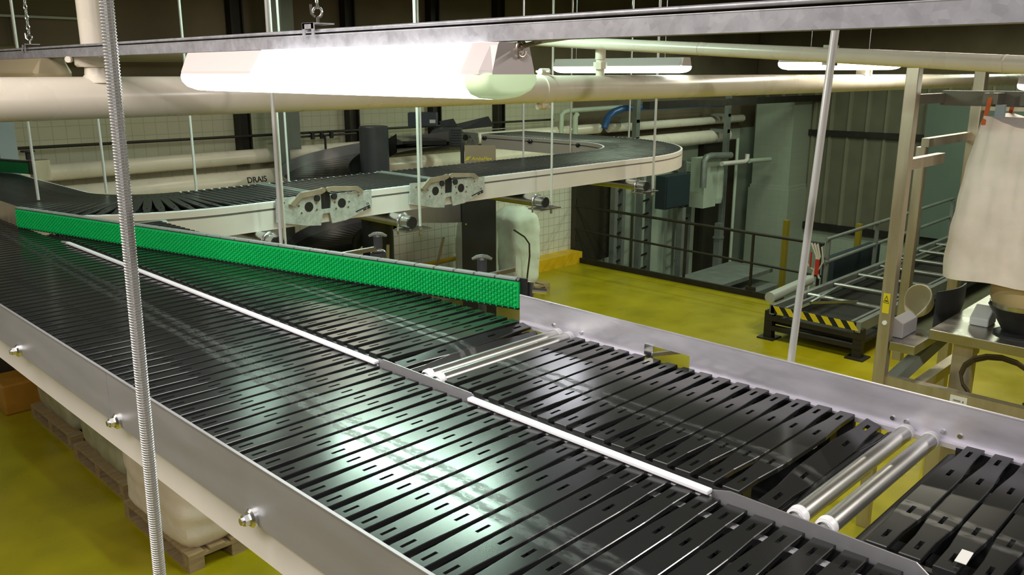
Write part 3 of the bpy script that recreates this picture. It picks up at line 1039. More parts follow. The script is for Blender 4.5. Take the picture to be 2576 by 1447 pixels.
def hook(yy, lab):
    t = thing('chain_hook', lab, 'hook', (1.30, yy, 3.70), 'chain hooks on the strut channel')
    m = MB().box(1.268, 1.333, yy - .027, yy + .027, 3.724, 3.7275)
    for s in (-1, 1):
        m.box(1.268, 1.271, yy + s * .022 - .006, yy + s * .022 + .006, 3.695, 3.727)
    m.box(1.268, 1.271, yy - .027, yy + .027, 3.712, 3.727)
    part('saddle', m, 'galv', t)
    m = MB()
    sx, sy = .705, -.71
    hp = [(0, .0), (0, .010), (-.004, .018), (-.012, .026), (-.017, .040), (-.018, .052)]
    m.tube([(1.30, yy, 3.727), (1.30, yy, 3.742)], .0045, 8)
    pts = []
    for k in range(13):
        a_ = -PI * .5 + k * (PI * 1.55) / 12
        pts.append((1.30 + sx * .012 * math.cos(a_), yy + sy * .012 * math.cos(a_), 3.755 + .013 * math.sin(a_)))
    m.tube([(p[0], p[1], p[2]) for p in pts], .0035, 8)
    m.tube([(1.30 - sx * .006, yy - sy * .006, 3.744), (1.30 - sx * .016, yy - sy * .016, 3.752), (1.30 - sx * .017, yy - sy * .017, 3.775)], .0035, 8)
    part('hook', m, 'zinc', t, True)
    m = MB()
    for k in range(22):
        zc = 3.778 + k * .022
        ax = (sx, sy) if k % 2 else (sy, -sx)
        pts = []
        for i in range(11):
            a_ = 2 * PI * i / 10
            pts.append((1.30 + ax[0] * .007 * math.cos(a_), yy + ax[1] * .007 * math.cos(a_), zc + .014 * math.sin(a_)))
        m.tube(pts, .0026, 6)
    part('chain', m, 'zinc', t, True)


hook(2.003, 'chain and hook holding the channel above the lit lamp')
hook(4.36, 'chain and hook at the far upper left above the unlit lamp')


# ------------------------------------------------------------------ fluorescent fixtures
def fixture(xc, ya, yb, zt, label, lit='lamp', cover=None, group='fluorescent light fixtures', holders=True, w=.080, housing='housing', power=0):
    t = thing('light_fixture', label, 'lamp', (xc, (ya + yb) / 2, zt - .11), group)
    hz = zt - .060
    pr2 = [(-.042, zt), (.042, zt), (.046, zt - .006), (w * .98, hz + .004), (w, hz - .004), (-w, hz - .004), (-w * .98, hz + .004), (-.046, zt - .006)]
    inset = .022

    def ring(yy, k, zsh=0.0):
        return [(xc + a * k, yy, b) for a, b in pr2]

    m = MB()
    n = len(pr2)
    secs = [(ya, .78), (ya + inset, 1.0), (yb - inset, 1.0), (yb, .78)]
    for i, (yy, k) in enumerate(secs):
        vs = []
        for a, b in pr2:
            bb = b
            vs.append((xc + a * (k if abs(a) > .05 else 1), yy, bb))
        m.v += vs
    for i in range(3):
        for k in range(n):
            m.f.append((i * n + k, i * n + (k + 1) % n, (i + 1) * n + (k + 1) % n, (i + 1) * n + k))
    m.f += [tuple(range(n)), tuple(range(3 * n, 4 * n))]
    part('housing', m, housing, t)
    # rounded diffuser below

    def dif(y0, y1, capa, capb, mtl, name, lab=None):
        m = MB()
        secs = []
        N = 5
        if capa:
            for k in range(N):
                a_ = PI / 2 * k / N
                secs.append((y0 + capa * (1 - math.sin(a_)), max(.12, .55 + .45 * math.sin(a_))))
            secs.sort()
            secs = [(y0 + capa * (1 - math.cos(PI / 2 * k / N)), .62 + .38 * math.sin(PI / 2 * k / N)) for k in range(N + 1)]
        else:
            secs = [(y0, 1.0)]
        if capb:
            secs += [(y1 - capb * (1 - math.cos(PI / 2 * k / N)), .62 + .38 * math.sin(PI / 2 * k / N)) for k in range(N, -1, -1)]
        else:
            secs += [(y1, 1.0)]
        half = [(-1, 0), (-1.02, -.012), (-.98, -.026), (-.82, -.040), (-.5, -.049), (0, -.052), (.5, -.049), (.82, -.040), (.98, -.026), (1.02, -.012), (1, 0)]
        nn = len(half)
        for yy, k in secs:
            for a, b in half:
                m.v.append((xc + a * w * (.55 + .45 * k), yy, hz - .004 + b * k))
        for i in range(len(secs) - 1):
            for k in range(nn - 1):
                m.f.append((i * nn + k, i * nn + k + 1, (i + 1) * nn + k + 1, (i + 1) * nn + k))
        m.f.append(tuple(range(nn)))
        m.f.append(tuple(range((len(secs) - 1) * nn, len(secs) * nn)))
        return part(name, m, mtl, t, True, lab)

    if not holders and zt > 3.665 or zt < 3.6:
        for yy in (ya + .2, yb - .2):
            part('suspension_wire', MB().cyl((xc, yy, zt - .002), (xc, yy, 6.2), .003, n=6), 'zinc', t)
    if holders:
        dif(ya, ya + .062, .05, 0, 'lampend', 'diffuser_end', 'clear greenish diffuser end')
        dif(ya + .062, yb, 0, .05, lit, 'diffuser', 'glowing diffuser')
        for s in (-.035, .02):
            m = MB().box(xc + s - .010, xc + s + .010, ya + .028, ya + .052, hz - .04, hz - .006)
            part('lamp_holder', m, 'greyholder', t)
    else:
        dif(ya, yb, .06, .06, lit, 'diffuser', 'glowing diffuser' if lit.startswith('lamp') else 'brownish unlit diffuser')
    if cover:
        a, b = cover
        m = MB().prism([(xc - .044, zt + .001), (xc + .044, zt + .001), (xc + w + .003, hz + .002), (xc + w + .003, hz - .004), (xc - w - .003, hz - .004), (xc - w - .003, hz + .002)], 'y', a, b)
        part('cover', m, 'overexposedcover', t, label='white cover over the middle of the housing, glowing to imitate overexposure')
    return t


f0 = fixture(1.285, 1.262, 2.66, 3.661, 'big brightly lit fluorescent lamp hanging under the strut channel', cover=(1.345, 2.20))
m = MB()
for k in range(15):
    a_ = k * 2 * PI * .8 / 14
    m.v
m.tube([(1.30 + .014 * math.cos(a_), 1.255, 3.648 + .016 * math.sin(a_)) for a_ in [PI * .2 + k * 1.7 * PI / 14 for k in range(15)]], .003, 8)
m.tube([(1.30, 1.258, 3.652), (1.34, 1.235, 3.664), (1.36, 1.16, 3.672)], .005, 8)
part('cable_hook', m, 'mach', f0, True)
fixture(1.30, 4.09, 5.35, 3.662, 'unlit brownish fluorescent lamp at the upper left edge', 'unlit', holders=False, housing=mat('brown_grey_housing', (.30, .25, .15), .5))
fixture(5.64, 3.70, 5.0, 3.715, 'lit fluorescent lamp behind the upper middle of the sloping pipe', 'lampbg', holders=False)
fixture(5.70, 2.15, 2.95, 3.735, 'lit fluorescent lamp partly hidden under the sloping pipe right of centre', 'lampbg', holders=False)
fixture(7.95, 1.15, 2.02, 3.575, 'lit fluorescent lamp at the right edge above the hanging bag', 'lampbg', holders=False)

# ------------------------------------------------------------------ overhead pipes
PR = .0865
bp = thing('overhead_pipe', 'big cream overhead pipe running horizontally across the picture', 'pipe', (6.0, 3.8, 3.41))
part('pipe', MB().cyl((-1.5, 3.8, 3.498), (19, 3.8, 3.498), PR, n=40), 'creampipe', bp, True)
m = MB()
m.cyl((4.10, 3.8, 3.498), (4.18, 3.8, 3.498), PR + .008, n=32)
for s in (-1, 1):
    m.cyl((4.10, 3.8 - s * .01, 3.498 + s * (PR + .024)), (4.18, 3.8 - s * .01, 3.498 + s * (PR + .024)), .020, n=10)
    m.obox((4.14, 3.8, 3.498 + s * (PR + .012)), (1, 0, 0), (0, 1, 0), (0, 0, 1), .06, .05, .04)
    m.cyl((4.14, 3.74, 3.498 + s * (PR + .024)), (4.14, 3.86, 3.498 + s * (PR + .024)), .008, n=8)
part('clamp_ring', m, 'creampipe', bp, True, label='cream grooved coupling ring')
for xx in (3.05,):
    part('weld_seam', MB().cyl((xx - .004, 3.8, 3.498), (xx + .004, 3.8, 3.498), PR + .0022, n=40), 'creampipe', bp, True)
m = MB().cyl((4.722, 3.8, 3.57), (4.722, 3.8, 3.76), .030, n=16).cyl((4.722, 3.8, 3.625), (4.722, 3.8, 3.672), .048, n=8).cyl((4.722, 3.8, 3.69), (4.722, 3.8, 3.765), .036, n=16)
part('stub', m, 'creampipe', bp, True, label='short vertical stub with a union nut')
m = MB().cyl((9.15, 3.8, 3.57), (9.15, 3.8, 3.70), .05, n=16).box(9.02, 9.28, 3.75, 3.85, 3.655, 3.67).box(9.06, 9.10, 3.75, 3.85, 3.58, 3.66).box(9.20, 9.24, 3.75, 3.85, 3.58, 3.66)
part('saddle_support', m, 'creampipe', bp, label='small bracket on top of the pipe')

vp = thing('vertical_pipe', 'cream vertical pipe dropping into the big pipe at upper left', 'pipe', (1.375, 3.8, 3.57))
part('pipe', MB().cyl((1.375, 3.8, 3.68), (1.375, 3.8, 6.1), .0505, n=28), 'creampipe', vp, True)
m = MB().cyl((1.378, 3.8, 3.57), (1.378, 3.8, 3.64), .055, .047, n=28).cyl((1.378, 3.8, 3.56), (1.378, 3.8, 3.59), .075, .055, n=28)
m.cyl((1.42, 3.735, 3.60), (1.43, 3.755, 3.60), .006, n=8)
part('branch_stub', m, 'creampipe', vp, True)
m = MB()
prof = []
sx, sy = .705, -.71
for k in range(20):
    a_ = 2 * PI * k / 20
    prof.append((math.cos(a_), math.sin(a_)))
vs = []
for zz, kk in ((3.624, .90), (3.632, 1.0), (3.676, 1.0), (3.684, .90)):
    for ca, sa in prof:
        ux = ca * .088 * kk
        uy = sa * .064 * kk
        vs.append((1.378 + sx * ux - sy * uy * -1 * -1, 3.8 + sy * ux + sx * uy, zz))
nn = 20
m.add(vs, [(i * nn + k, i * nn + (k + 1) % nn, (i + 1) * nn + (k + 1) % nn, (i + 1) * nn + k) for i in range(3) for k in range(nn)] + [tuple(range(nn)), tuple(range(3 * nn, 4 * nn))])
for s in (-1, 1):
    c = Vector((1.378 + sx * .070 * s - .022, 3.8 + sy * .070 * s - .022, 3.653))
    m.cyl(c + Vector((-.03, -.03, 0)) * 1.2, c + Vector((-.04, -.04, 0)) * 1.2, .013, n=10)
part('coupling', m, 'creampipe', vp, True, label='cream oval coupling with bolts')

sp_ = thing('sloping_pipe', 'slimmer cream pipe sloping across the upper right in front of the lamps', 'pipe', (4.5, 2.9, 3.6))
p, q = Vector((5.08, 5.72, 3.905)), Vector((3.70, -.57, 3.540))
part('pipe', MB().cyl(p, q, .037, n=32), 'creampipe', sp_, True)
for tt in (.46, .735):
    c = p.lerp(q, tt)
    dq = (q - p).normalized()
    m = MB().cyl(c - dq * .004, c + dq * .004, .0385, n=32)
    part('seam', m, 'creampipe', sp_, True)
for c in (p.lerp(q, .60), p.lerp(q, .79)):
    dq = (q - p).normalized()
    m = MB()
    for s in (-1, 1):
        m.obox(c + Vector((0, 0, s * .042)), dq, dq.cross(Vector((0, 0, 1))), (0, 0, 1), .07, .03, .014)
    part('pipe_clip', m, 'mach', sp_)

# ------------------------------------------------------------------ black spiral conveyor
SX, SY = 6.53, 8.92
RI, RO = .34, 1.18
spv = thing('spiral_conveyor', 'black spiral conveyor winding round a dark column behind the white conveyor', 'conveyor', (SX, SY, 0))
m = MB().lathe([(.205, 0), (.205, 2.2), (.185, 2.22), (.185, 2.93), (.17, 2.945)], (SX, SY, 0), 40)
part('column', m, 'charcoal', spv, True, label='charcoal round column')


def hz_(t):      # t in turns travelled downwards from the outfeed
    return 2.69 - .98 * t


N = 150
turns = 2.15
m, go, gi, un = MB(), MB(), MB(), MB()
T0 = math.radians(40)
ang = [T0 + 2 * PI * turns * i / N for i in range(N + 1)]
# angle measured in camera-facing frame: right = (sx, sy); travelling right -> back -> left -> front


def pt(a_, r, z):
    cr, cb = math.cos(a_), math.sin(a_)
    return (SX + r * (cr * .702 + cb * .712), SY + r * (-cr * .712 + cb * .702), z)


for k in range(N + 1):
    z = hz_(turns * k / N)
    a_ = ang[k]
    m.v += [pt(a_, RI, z), pt(a_, RO, z), pt(a_, RI, z - .05), pt(a_, RO, z - .05)]
    go.v += [pt(a_, RO, z - .10), pt(a_, RO, z + .14), pt(a_, RO + .008, z + .14), pt(a_, RO + .008, z - .10)]
    gi.v += [pt(a_, RI, z - .10), pt(a_, RI, z + .14), pt(a_, RI - .008, z + .14), pt(a_, RI - .008, z - .10)]
for k in range(N):
    for b_, idx in ((m, [(0, 1), (1, 3), (3, 2), (2, 0)]), (go, [(0, 1), (1, 2), (2, 3), (3, 0)]), (gi, [(0, 1), (1, 2), (2, 3), (3, 0)])):
        for i, j in idx:
            b_.f.append((4 * k + i, 4 * k + j, 4 * k + 4 + j, 4 * k + 4 + i))
part('flight', m, 'slat', spv, label='black spiral slat flight')
part('outer_guard', go, mat('dark_polished_guard', (.30, .29, .30), .34, .6, .1, 3), spv, True, label='dark polished outer guard band')
part('inner_guard', gi, 'blackmetal', spv, True)
for k in (0, 1):
    c = pt(math.radians(-75 + k * 40), 1.12, 1.62)
    c2 = pt(math.radians(-75 + k * 40), 1.00, 1.25)
    part('strut', MB().bar(c, c2, .035, .02), 'mach', spv)

pst = thing('spiral_post', 'tall black box post beside the spiral, carrying yellow lettering', 'post', (7.25, 7.72, 0))
# box post turned to face the camera
pc = Vector((7.265, 7.755, 0))
ax = Vector((.702, -.712, 0))
ay = Vector((.712, .702, 0))
m = MB().obox(pc + Vector((0, 0, 1.235)), ax, ay, (0, 0, 1), .43, .22, 2.47)
m.obox(pc - ax * .20 - ay * .01 + Vector((0, 0, 2.61)), ax, ay, (0, 0, 1), .045, .06, .30)
part('post', m, 'blackmetal', pst, bevel=.006)
pf = pc + ay * .0 + ax * .025 - ay * .06
m = MB().obox(pf + Vector((0, 0, 2.60)), ax, ay, (0, 0, 1), .385, .04, .26)
part('lit_sign_face', m, mat('lit_post_taupe', (.30, .25, .18), .5, 0, .05, 4), pst, label='upper post face with its lit tone painted in taupe')  # upper part of the black post, painted taupe for the glare on it
o = pf - ay * .022 - ax * .110 + Vector((0, 0, 2.548))
part('lettering', text_mb('AmbaFlex', .062, o, ax, (0, 0, 1), shear=.25, bold=.0005), 'ltyellow', pst, label='yellow lettering')
m = MB()
for k in range(3):
    c = pf - ay * .021 - ax * (.155 - .012 * (k - 1)) + Vector((0, 0, 2.552 + k * .017))
    m.obox(c, (ax + Vector((0, 0, .25))), ay, (0, 0, 1), .055, .003, .010)
part('emblem', m, 'ltyellow', pst, label='yellow wavy emblem')
m = MB()
for zz in (2.2, 1.75, 2.35):
    m.cyl(pc - ay * .11 - ax * .16 + Vector((0, 0, zz)), pc - ay * .12 - ax * .16 + Vector((0, 0, zz)), .012, n=8)
part('bolts', m, 'zinc', pst)

# motor and end section of the back leg
mo = thing('gear_motor', 'dark grey gear motor with terminal box at the end of the back leg', 'motor', (8.2, 9.45, 2.5))
mc = Vector((8.24, 9.60, 2.68))
m = MB().obox(mc + ax * .17, ax, ay, (0, 0, 1), .26, .26, .27)
for k in range(7):
    m.obox(mc + ax * .24 + Vector((0, 0, -.11 + k * .037)), ax, ay, (0, 0, 1), .16, .29, .014)
part('gearbox', m, 'charcoal', mo, bevel=.02)
m = MB().cyl(mc - ay * .22 - ax * .02, mc + ay * .2 - ax * .02, .14, n=24).cyl(mc - ay * .16, mc - ay * .26, .06, .04, n=16)
part('motor_body', m, 'charcoal', mo, True)
part('shaft_end', MB().cyl(mc - ay * .26, mc - ay * .30, .033, n=14), 'zinc', mo, True)
m = MB().obox(mc - ax * .26 + Vector((0, 0, .26)), ax, ay, (0, 0, 1), .42, .22, .20)
part('terminal_box', m, mat('blue_grey_box', (.04, .055, .075), .5), mo, bevel=.012)
part('rating_plate', MB().obox(mc - ax * .11 - ay * .113 + Vector((0, 0, .235)), ax, ay, (0, 0, 1), .085, .004, .05), 'label', mo)
eb = thing('drive_bracket', 'galvanised end bracket with knobs between the motor and the back leg', 'bracket', (8.84, 9.6, 2.5))
m = MB().prism([(9.43, 2.72), (9.95, 2.72), (9.95, 2.56), (9.80, 2.50), (9.55, 2.50), (9.43, 2.56)], 'x', 8.83, 8.85)
part('plate', m, 'galvplate', eb)
for yy, zz, r in ((9.70, 2.64, .045), (9.58, 2.66, .018), (9.84, 2.62, .02), (9.66, 2.57, .016), (9.52, 2.60, .016), (9.80, 2.55, .016)):
    part('knob', MB().cyl((8.83, yy, zz), (8.80, yy, zz), r, n=14), 'black' if r > .03 else 'zinc', eb, True)
part('link', MB().obox((8.62, 9.72, 2.70), ax, ay, (0, 0, 1), .16, .12, .24), 'black', eb)
for (pa, pb, pc_, pd, lab) in (((8.70, 9.65, 2.765), (9.06, 9.32, 2.815), (9.00, 9.38, 2.965), (8.66, 9.70, 2.855), 'right tilted black flap above the drive end of the back leg'),
                              ((8.50, 9.86, 2.78), (8.70, 9.70, 2.76), (8.63, 9.76, 2.93), (8.46, 9.90, 2.89), 'left tilted black flap behind the gear motor')):
    vs = [Vector(p_) for p_ in (pa, pb, pc_, pd)]
    off = ay * .02
    m = MB().add(vs + [v + off for v in vs], [(0, 1, 2, 3), (7, 6, 5, 4), (0, 4, 5, 1), (1, 5, 6, 2), (2, 6, 7, 3), (3, 7, 4, 0)])
    single('flap', m, 'blackmetal', lab, 'flap', 'black flaps over the drive end')
single('flap_edge', MB().bar((8.74, 9.60, 2.745), (9.20, 9.20, 2.785), .02, .015), 'zinc', 'thin bright steel bar under the right black flap', 'bar')
# discharge flight between spiral and motor
m = MB()
c0, c1 = Vector(pt(T0, .78, 2.69)), Vector((7.8, 9.75, 2.69))
m.bar(c0, c1, .6, .06)
part('outfeed', m, 'slat', spv)
# ------------------------------------------------------------------ wall pipes in the background
MT['olivepipe'] = mat('dull_olive_pipe', (.24, .21, .12), .45, 0, .1, 3)


def wpipe(pts, r, label, mtl='creampipe', cat='pipe', grp=None):
    return single('wall_pipe', MB().tube(pts, r, 20), mtl, label, cat, grp, smooth=True)


wpipe([(2.6, 10.3, 3.80), (10.8, 10.3, 3.84)], .085, 'dull olive pipe high on the dark wall between the channel and the big pipe', 'olivepipe')
wp1 = wpipe([(.2, 10.42, 2.490), (12.95, 10.42, 2.56)], .095, 'upper cream wall pipe running above the lettered pipe')
wp2 = thing('wall_pipe', 'thick cream lettered pipe low on the tiled wall', 'pipe', (7.0, 10.35, 2.1))
part('pipe', MB().cyl((1.2, 10.38, 2.20), (17.6, 10.38, 2.20), .15, n=28), 'creampipe', wp2, True)
for xx in (5.43, 6.66):
    part('lettering', text_mb('DRAIS', .105, (xx, 10.226, 2.20), (1, 0, 0), (0, .3, 1), depth=.01, bold=.001), 'ink', wp2, label='black lettering')
wpipe([(13.25, 10.42, 2.55), (18.35, 10.42, 2.56)], .085, 'upper cream pipe on the right, ending in a rounded tip before the white pier')
wpipe([(11.72, 10.3, 2.40), (11.72, 10.3, 2.86), (11.78, 10.3, 2.91), (11.9, 10.3, 2.93), (13.5, 10.3, 2.95)], .045, 'thin pale pipe bending over above the far end of the back leg', 'paintwall')
wpipe([(12.05, 10.25, 2.40), (12.05, 10.25, 2.82), (12.10, 10.25, 2.87)], .05, 'short pale vertical pipe next to the bending pale pipe', 'paintwall')
wpipe([(12.85, 10.2, 2.58), (12.95, 10.2, 2.78), (13.1, 10.2, 2.87), (13.35, 10.2, 2.92), (13.6, 10.2, 2.93), (17.1, 10.2, 2.93)], .065, 'blue pipe with a bend above the far pipes', 'bluepipe')
for xx, za, zb, lab in ((13.58, 2.25, 3.1, 'left grey steel post holding the far pipes'), (16.97, -1.2, 3.15, 'tall right grey steel post holding the far pipes')):
    m = MB().box(xx - .06, xx + .06, 9.95, 10.05, za, zb).box(xx - .05, xx + .05, 9.95, 10.4, 2.30, 2.38).box(xx - .05, xx + .05, 9.95, 10.4, 2.66, 2.72)
    single('pipe_support', m, 'greysteel', lab, 'post', 'grey posts holding the far pipes')
MT['postgrey'] = mat('dull_green_grey', (.13, .15, .125), .5, .1, .1, 4)
single('wall_post', MB().box(5.80, 5.94, 9.98, 10.1, 0, 6.0).box(5.94, 6.2, 10.12, 10.2, 2.6, 6.0), 'postgrey',
       'grey green steel post left of the spiral in front of the tiles', 'post')
single('blue_grey_post', MB().box(2.40, 2.56, 9.4, 9.6, 2.30, 3.4), 'bluegrey', 'pale blue grey post at the left edge above the small green guard', 'post')
t = thing('valve_pipe', 'thin black pipes with valve handles on the tiles left of the spiral column', 'pipe', (6.7, 10.4, 2.4))
m = MB().tube([(6.15, 10.4, 2.74), (7.3, 10.4, 2.745)], .014, 8).tube([(6.7, 10.3, 2.74), (6.7, 10.3, 2.55)], .016, 8).tube([(6.7, 10.4, 2.74), (6.7, 10.3, 2.74)], .014, 8)
part('pipe', m, 'black', t, True)
for xx in (6.55, 6.7, 6.86):
    part('valve', MB().cyl((xx, 10.38, 2.70), (xx, 10.38, 2.79), .03, n=10).box(xx - .06, xx + .06, 10.35, 10.38, 2.79, 2.805), 'black', t)

# second small green guard at the left edge
t = thing('small_diverter', 'short green guard belt at the left edge far behind the long diverter', 'belt', (2.2, 8.5, 2.70))
m = MB()
a, b = Vector((2.20, 8.95, 0)), Vector((2.372, 8.38, 0))
dd = (b - a).normalized()
nn_ = Vector((dd.y, -dd.x, 0))
m.bar(a + Vector((0, 0, 2.772)), b + Vector((0, 0, 2.772)), .03, .105)
part('belt', m, 'greenflat', t)
m = MB().bar(a + Vector((0, 0, 2.83)), b + Vector((0, 0, 2.83)), .05, .012).bar(b + Vector((0, 0, 2.72)), b + dd * .01 + Vector((0, 0, 2.84)), .05, .02, up=dd)
part('frame', m, 'black', t)
m = MB().cyl((2.42, 8.60, 2.83), (2.42, 8.60, 2.90), .022, n=10).cyl((2.42, 8.60, 2.90), (2.42, 8.60, 2.915), .06, n=12)
part('knob', m, 'black', t)
m = MB().box(2.38, 2.52, 8.35, 8.47, 2.66, 2.84)
part('bracket', m, 'mach', t)

# ------------------------------------------------------------------ bulk bags by the wall
def bulk_bag(cx_, cy_, z0, sx_, sy_, h, label, mtl='fabricwhite', seed=1, rz=0.0, group='bulk bags on pallets', cat='bag', sag=.06):
    rnd = random.Random(seed)
    N, M_ = 56, 34
    m = MB()
    ph = [rnd.uniform(0, 6.28) for _ in range(6)]
    for j in range(M_ + 1):
        t = j / M_
        z = z0 + h * t
        bul = 1 + sag * math.sin(PI * min(1, t * 1.15)) - (.0 if t < .86 else ((t - .86) / .14) ** 1.7 * .55)
        for i in range(N):
            a_ = 2 * PI * i / N
            c, s = math.cos(a_), math.sin(a_)
            e = 8.0 - 5.0 * max(0, t - .7) / .3
            r = 1 / (abs(c) ** e + abs(s) ** e) ** (1 / e)
            w = (1 - .10 * max(0, 1 - t / .10) ** 2) * (1 + .018 * math.sin(3 * a_ + ph[0] + 5 * t) + .014 * math.sin(7 * a_ + ph[1] - 4 * t) + .012 * math.sin(18 * t + ph[2] + 2 * a_) + .008 * math.sin(13 * a_ + ph[4] + 9 * t) + .006 * math.sin(41 * t + 3 * a_ + ph[5]))
            lx, ly = c * r * sx_ / 2 * bul * w, s * r * sy_ / 2 * bul * w
            cr, sr = math.cos(rz), math.sin(rz)
            m.v.append((cx_ + lx * cr - ly * sr, cy_ + lx * sr + ly * cr, z + .03 * math.sin(2 * a_ + ph[3]) * max(0, t - .8) * 3))
    for j in range(M_):
        for i in range(N):
            m.f.append((j * N + i, j * N + (i + 1) % N, (j + 1) * N + (i + 1) % N, (j + 1) * N + i))
    m.f += [tuple(range(N)), tuple(range(M_ * N, (M_ + 1) * N))]
    o = single('bulk_bag', m, mtl, label, cat, group, smooth=True)
    return o


def pallet(x0, y0, label, lx=.8, ly=1.2, nb=5, group='wooden pallets'):
    t = thing('pallet', label, 'pallet', (x0 + lx / 2, y0 + ly / 2, 0), group)
    bw = lx / (nb + (nb - 1) * .35)
    for k in range(nb):
        xx = x0 + k * bw * 1.35
        part('deck_board', MB().box(xx, xx + bw, y0, y0 + ly, .122, .144), 'wood', t, bevel=.003)
    for yy in (y0, y0 + ly / 2 - .05, y0 + ly - .1):
        part('stringer_board', MB().box(x0, x0 + lx, yy, yy + .1, .10, .122), 'wood', t)
        for xx in (x0, x0 + lx / 2 - .06, x0 + lx - .12):
            part('block', MB().box(xx, xx + .12, yy, yy + .1, .02, .10), 'wood', t)
    for xx in (x0, x0 + lx / 2 - .06, x0 + lx - .12):
        part('bottom_board', MB().box(xx, xx + .12, y0, y0 + ly, 0, .02), 'wood', t)
    return t


pallet(9.35, 9.3, 'pallet under the white bulk bags by the tiled wall', 1.0, 1.0)
bulk_bag(9.93, 9.72, .145, .60, .62, 1.30, 'white bulk bag with small print standing right of the black spiral post', seed=3, sag=.03)
bulk_bag(9.30, 9.98, .145, .50, .56, 1.22, 'second white bulk bag half hidden between the black post and the printed bag', seed=5, sag=.02)
o = text_mb('FIB', .07, (10.07, 9.4, .62), (.9, -.3, 0), (0, 0, 1), depth=.004)
m = MB()
for (yy, z, w_, h_) in ((0, .60, .06, .05), (.0, .68, .07, .04), (.0, .75, .05, .05)):
    m.obox((10.13, 9.415, z), (.86, -.5, 0), (.5, .86, 0), (0, 0, 1), w_, .012, h_)
single('bag_print', m, mat('grey_print', (.12, .12, .11), .7), 'small dark print patch low on the front white bulk bag', 'print')
single('hose', MB().tube([(9.55, 9.38, 1.15), (9.72, 9.30, 1.02), (9.80, 9.27, .90), (9.80, 9.26, .70), (9.77, 9.27, .45), (9.76, 9.30, .17)], .014, 8), 'cable',
       'thin dark cord hanging down in front of the white bulk bags', 'cord', smooth=True)

# pallets under the near lane at lower left
pallet(2.26, 5.58, 'nearest pallet under the cream bag at lower left', .8, 1.2)
bulk_bag(2.66, 6.17, .145, .80, 1.16, 1.0, 'cream bulk bag on the nearest pallet below the near lane', 'fabric', seed=9, sag=.05)
pallet(2.36, 7.05, 'second pallet below the near lane, under cloudy wrapped goods', .8, 1.2)
bulk_bag(2.78, 7.66, .145, .74, 1.14, 1.15, 'stretch wrapped stack on the second pallet behind the cream bag', 'wrap', seed=11, sag=.03, cat='wrapped goods')
pallet(2.40, 8.45, 'third pallet below the near lane, farthest in the row', .8, 1.2)
bulk_bag(2.82, 9.05, .145, .74, 1.12, 1.10, 'stretch wrapped stack on the third pallet beside the orange stand', 'wrap', seed=13, sag=.03, cat='wrapped goods')
t = thing('orange_stand', 'orange stand with a post on the floor at the far lower left', 'stand', (2.5, 10.1, 0))
part('base', MB().box(2.2, 2.95, 9.85, 10.35, 0, .34), 'orange', t, bevel=.02)
part('post', MB().box(2.50, 2.62, 10.0, 10.12, .34, 1.2), 'orange', t)
part('dark_backing', MB().box(2.2, 3.0, 10.4, 10.6, 0, 1.5), 'panel', t)

# ------------------------------------------------------------------ pit: guard rail, ladders, cabinet, ducts
gr = thing('guard_rail', 'dark steel guard rail along the edge of the yellow floor', 'railing', (12.5, 8.3, 0))
part('top_rail', MB().cyl((12.5, 5.55, 1.03), (12.5, 10.6, 1.09), .025, n=10), 'dark', gr, True)
part('mid_rail', MB().cyl((12.5, 5.55, .52), (12.5, 10.6, .63), .02, n=10), 'dark', gr, True)
for yy in (9.22, 8.05, 6.75, 5.6):
    part('post', MB().cyl((12.5, yy, 0), (12.5, yy, 1.05), .024, n=10), 'dark', gr, True)
for xx, w_, lab in ((13.55, .26, 'left cable ladder standing in the pit behind the guard rail'), (14.45, .34, 'middle cable ladder in the pit below the white conveyor'), (15.98, .30, 'right cable ladder in the pit below the dark blue cabinet')):
    t = thing('cable_ladder', lab, 'ladder', (xx, 10.35, -2.4), 'cable ladders in the pit')
    for s in (-1, 1):
        part('upright', MB().box(xx + s * w_ / 2 - .045, xx + s * w_ / 2 + .045, 10.3, 10.42, -2.4, 1.75), 'greysteel', t)
    for k in range(14):
        part('rung', MB().bar((xx - w_ / 2, 10.34, -2.2 + k * .29), (xx + w_ / 2, 10.34, -2.16 + k * .29), .03, .03), 'dark', t)
t = thing('cabinet', 'dark blue wall cabinet under the far curve of the white conveyor', 'cabinet', (14.5, 9.7, -2.4))
part('box', MB().box(14.1, 14.98, 9.6, 9.85, .93, 1.60), 'bluebox', t, bevel=.01)
part('door', MB().box(14.13, 14.95, 9.585, 9.6, .96, 1.57), 'bluebox', t)
part('stand', MB().box(14.75, 14.87, 9.6, 9.72, -2.4, .90), 'greysteel', t)
wpipe([(15.50, 9.62, 1.25), (15.50, 9.62, 1.80), (15.57, 9.62, 1.88), (15.75, 9.62, 1.90), (16.55, 9.62, 1.86)], .07, 'grey bent pipe left of the hanging duct', 'greysteel')
single('duct', MB().box(15.75, 16.25, 9.75, 10.1, .76, 1.83).box(15.9, 16.1, 10.1, 10.7, 1.5, 1.7).lathe([(.20, 0), (.22, .12), (.22, 1.0)], (16.45, 9.95, .80), 16), 'paintwall', 'pale grey ventilation duct hanging down beside the white pier', 'duct')
wpipe([(16.0, 9.5, 1.72), (16.95, 9.5, 1.70), (17.05, 9.5, 1.73), (17.06, 9.5, 1.86)], .05, 'short pale elbow pipe in front of the dark doorway', 'cream')
wpipe([(17.15, 9.5, 1.70), (18.1, 9.5, 1.67)], .05, 'pale stub pipe continuing to the white pier', 'paintwall')
struct('door_2', MB().box(16.95, 18.5, 10.55, 10.72, -2.3, 2.05), 'panel')
single('white_pole', MB().cyl((16.95, 9.7, -2.4), (16.95, 9.7, 2.2), .035, n=10), 'paintwall', 'thin white pole standing in front of the dark doorway', 'pole', smooth=True)
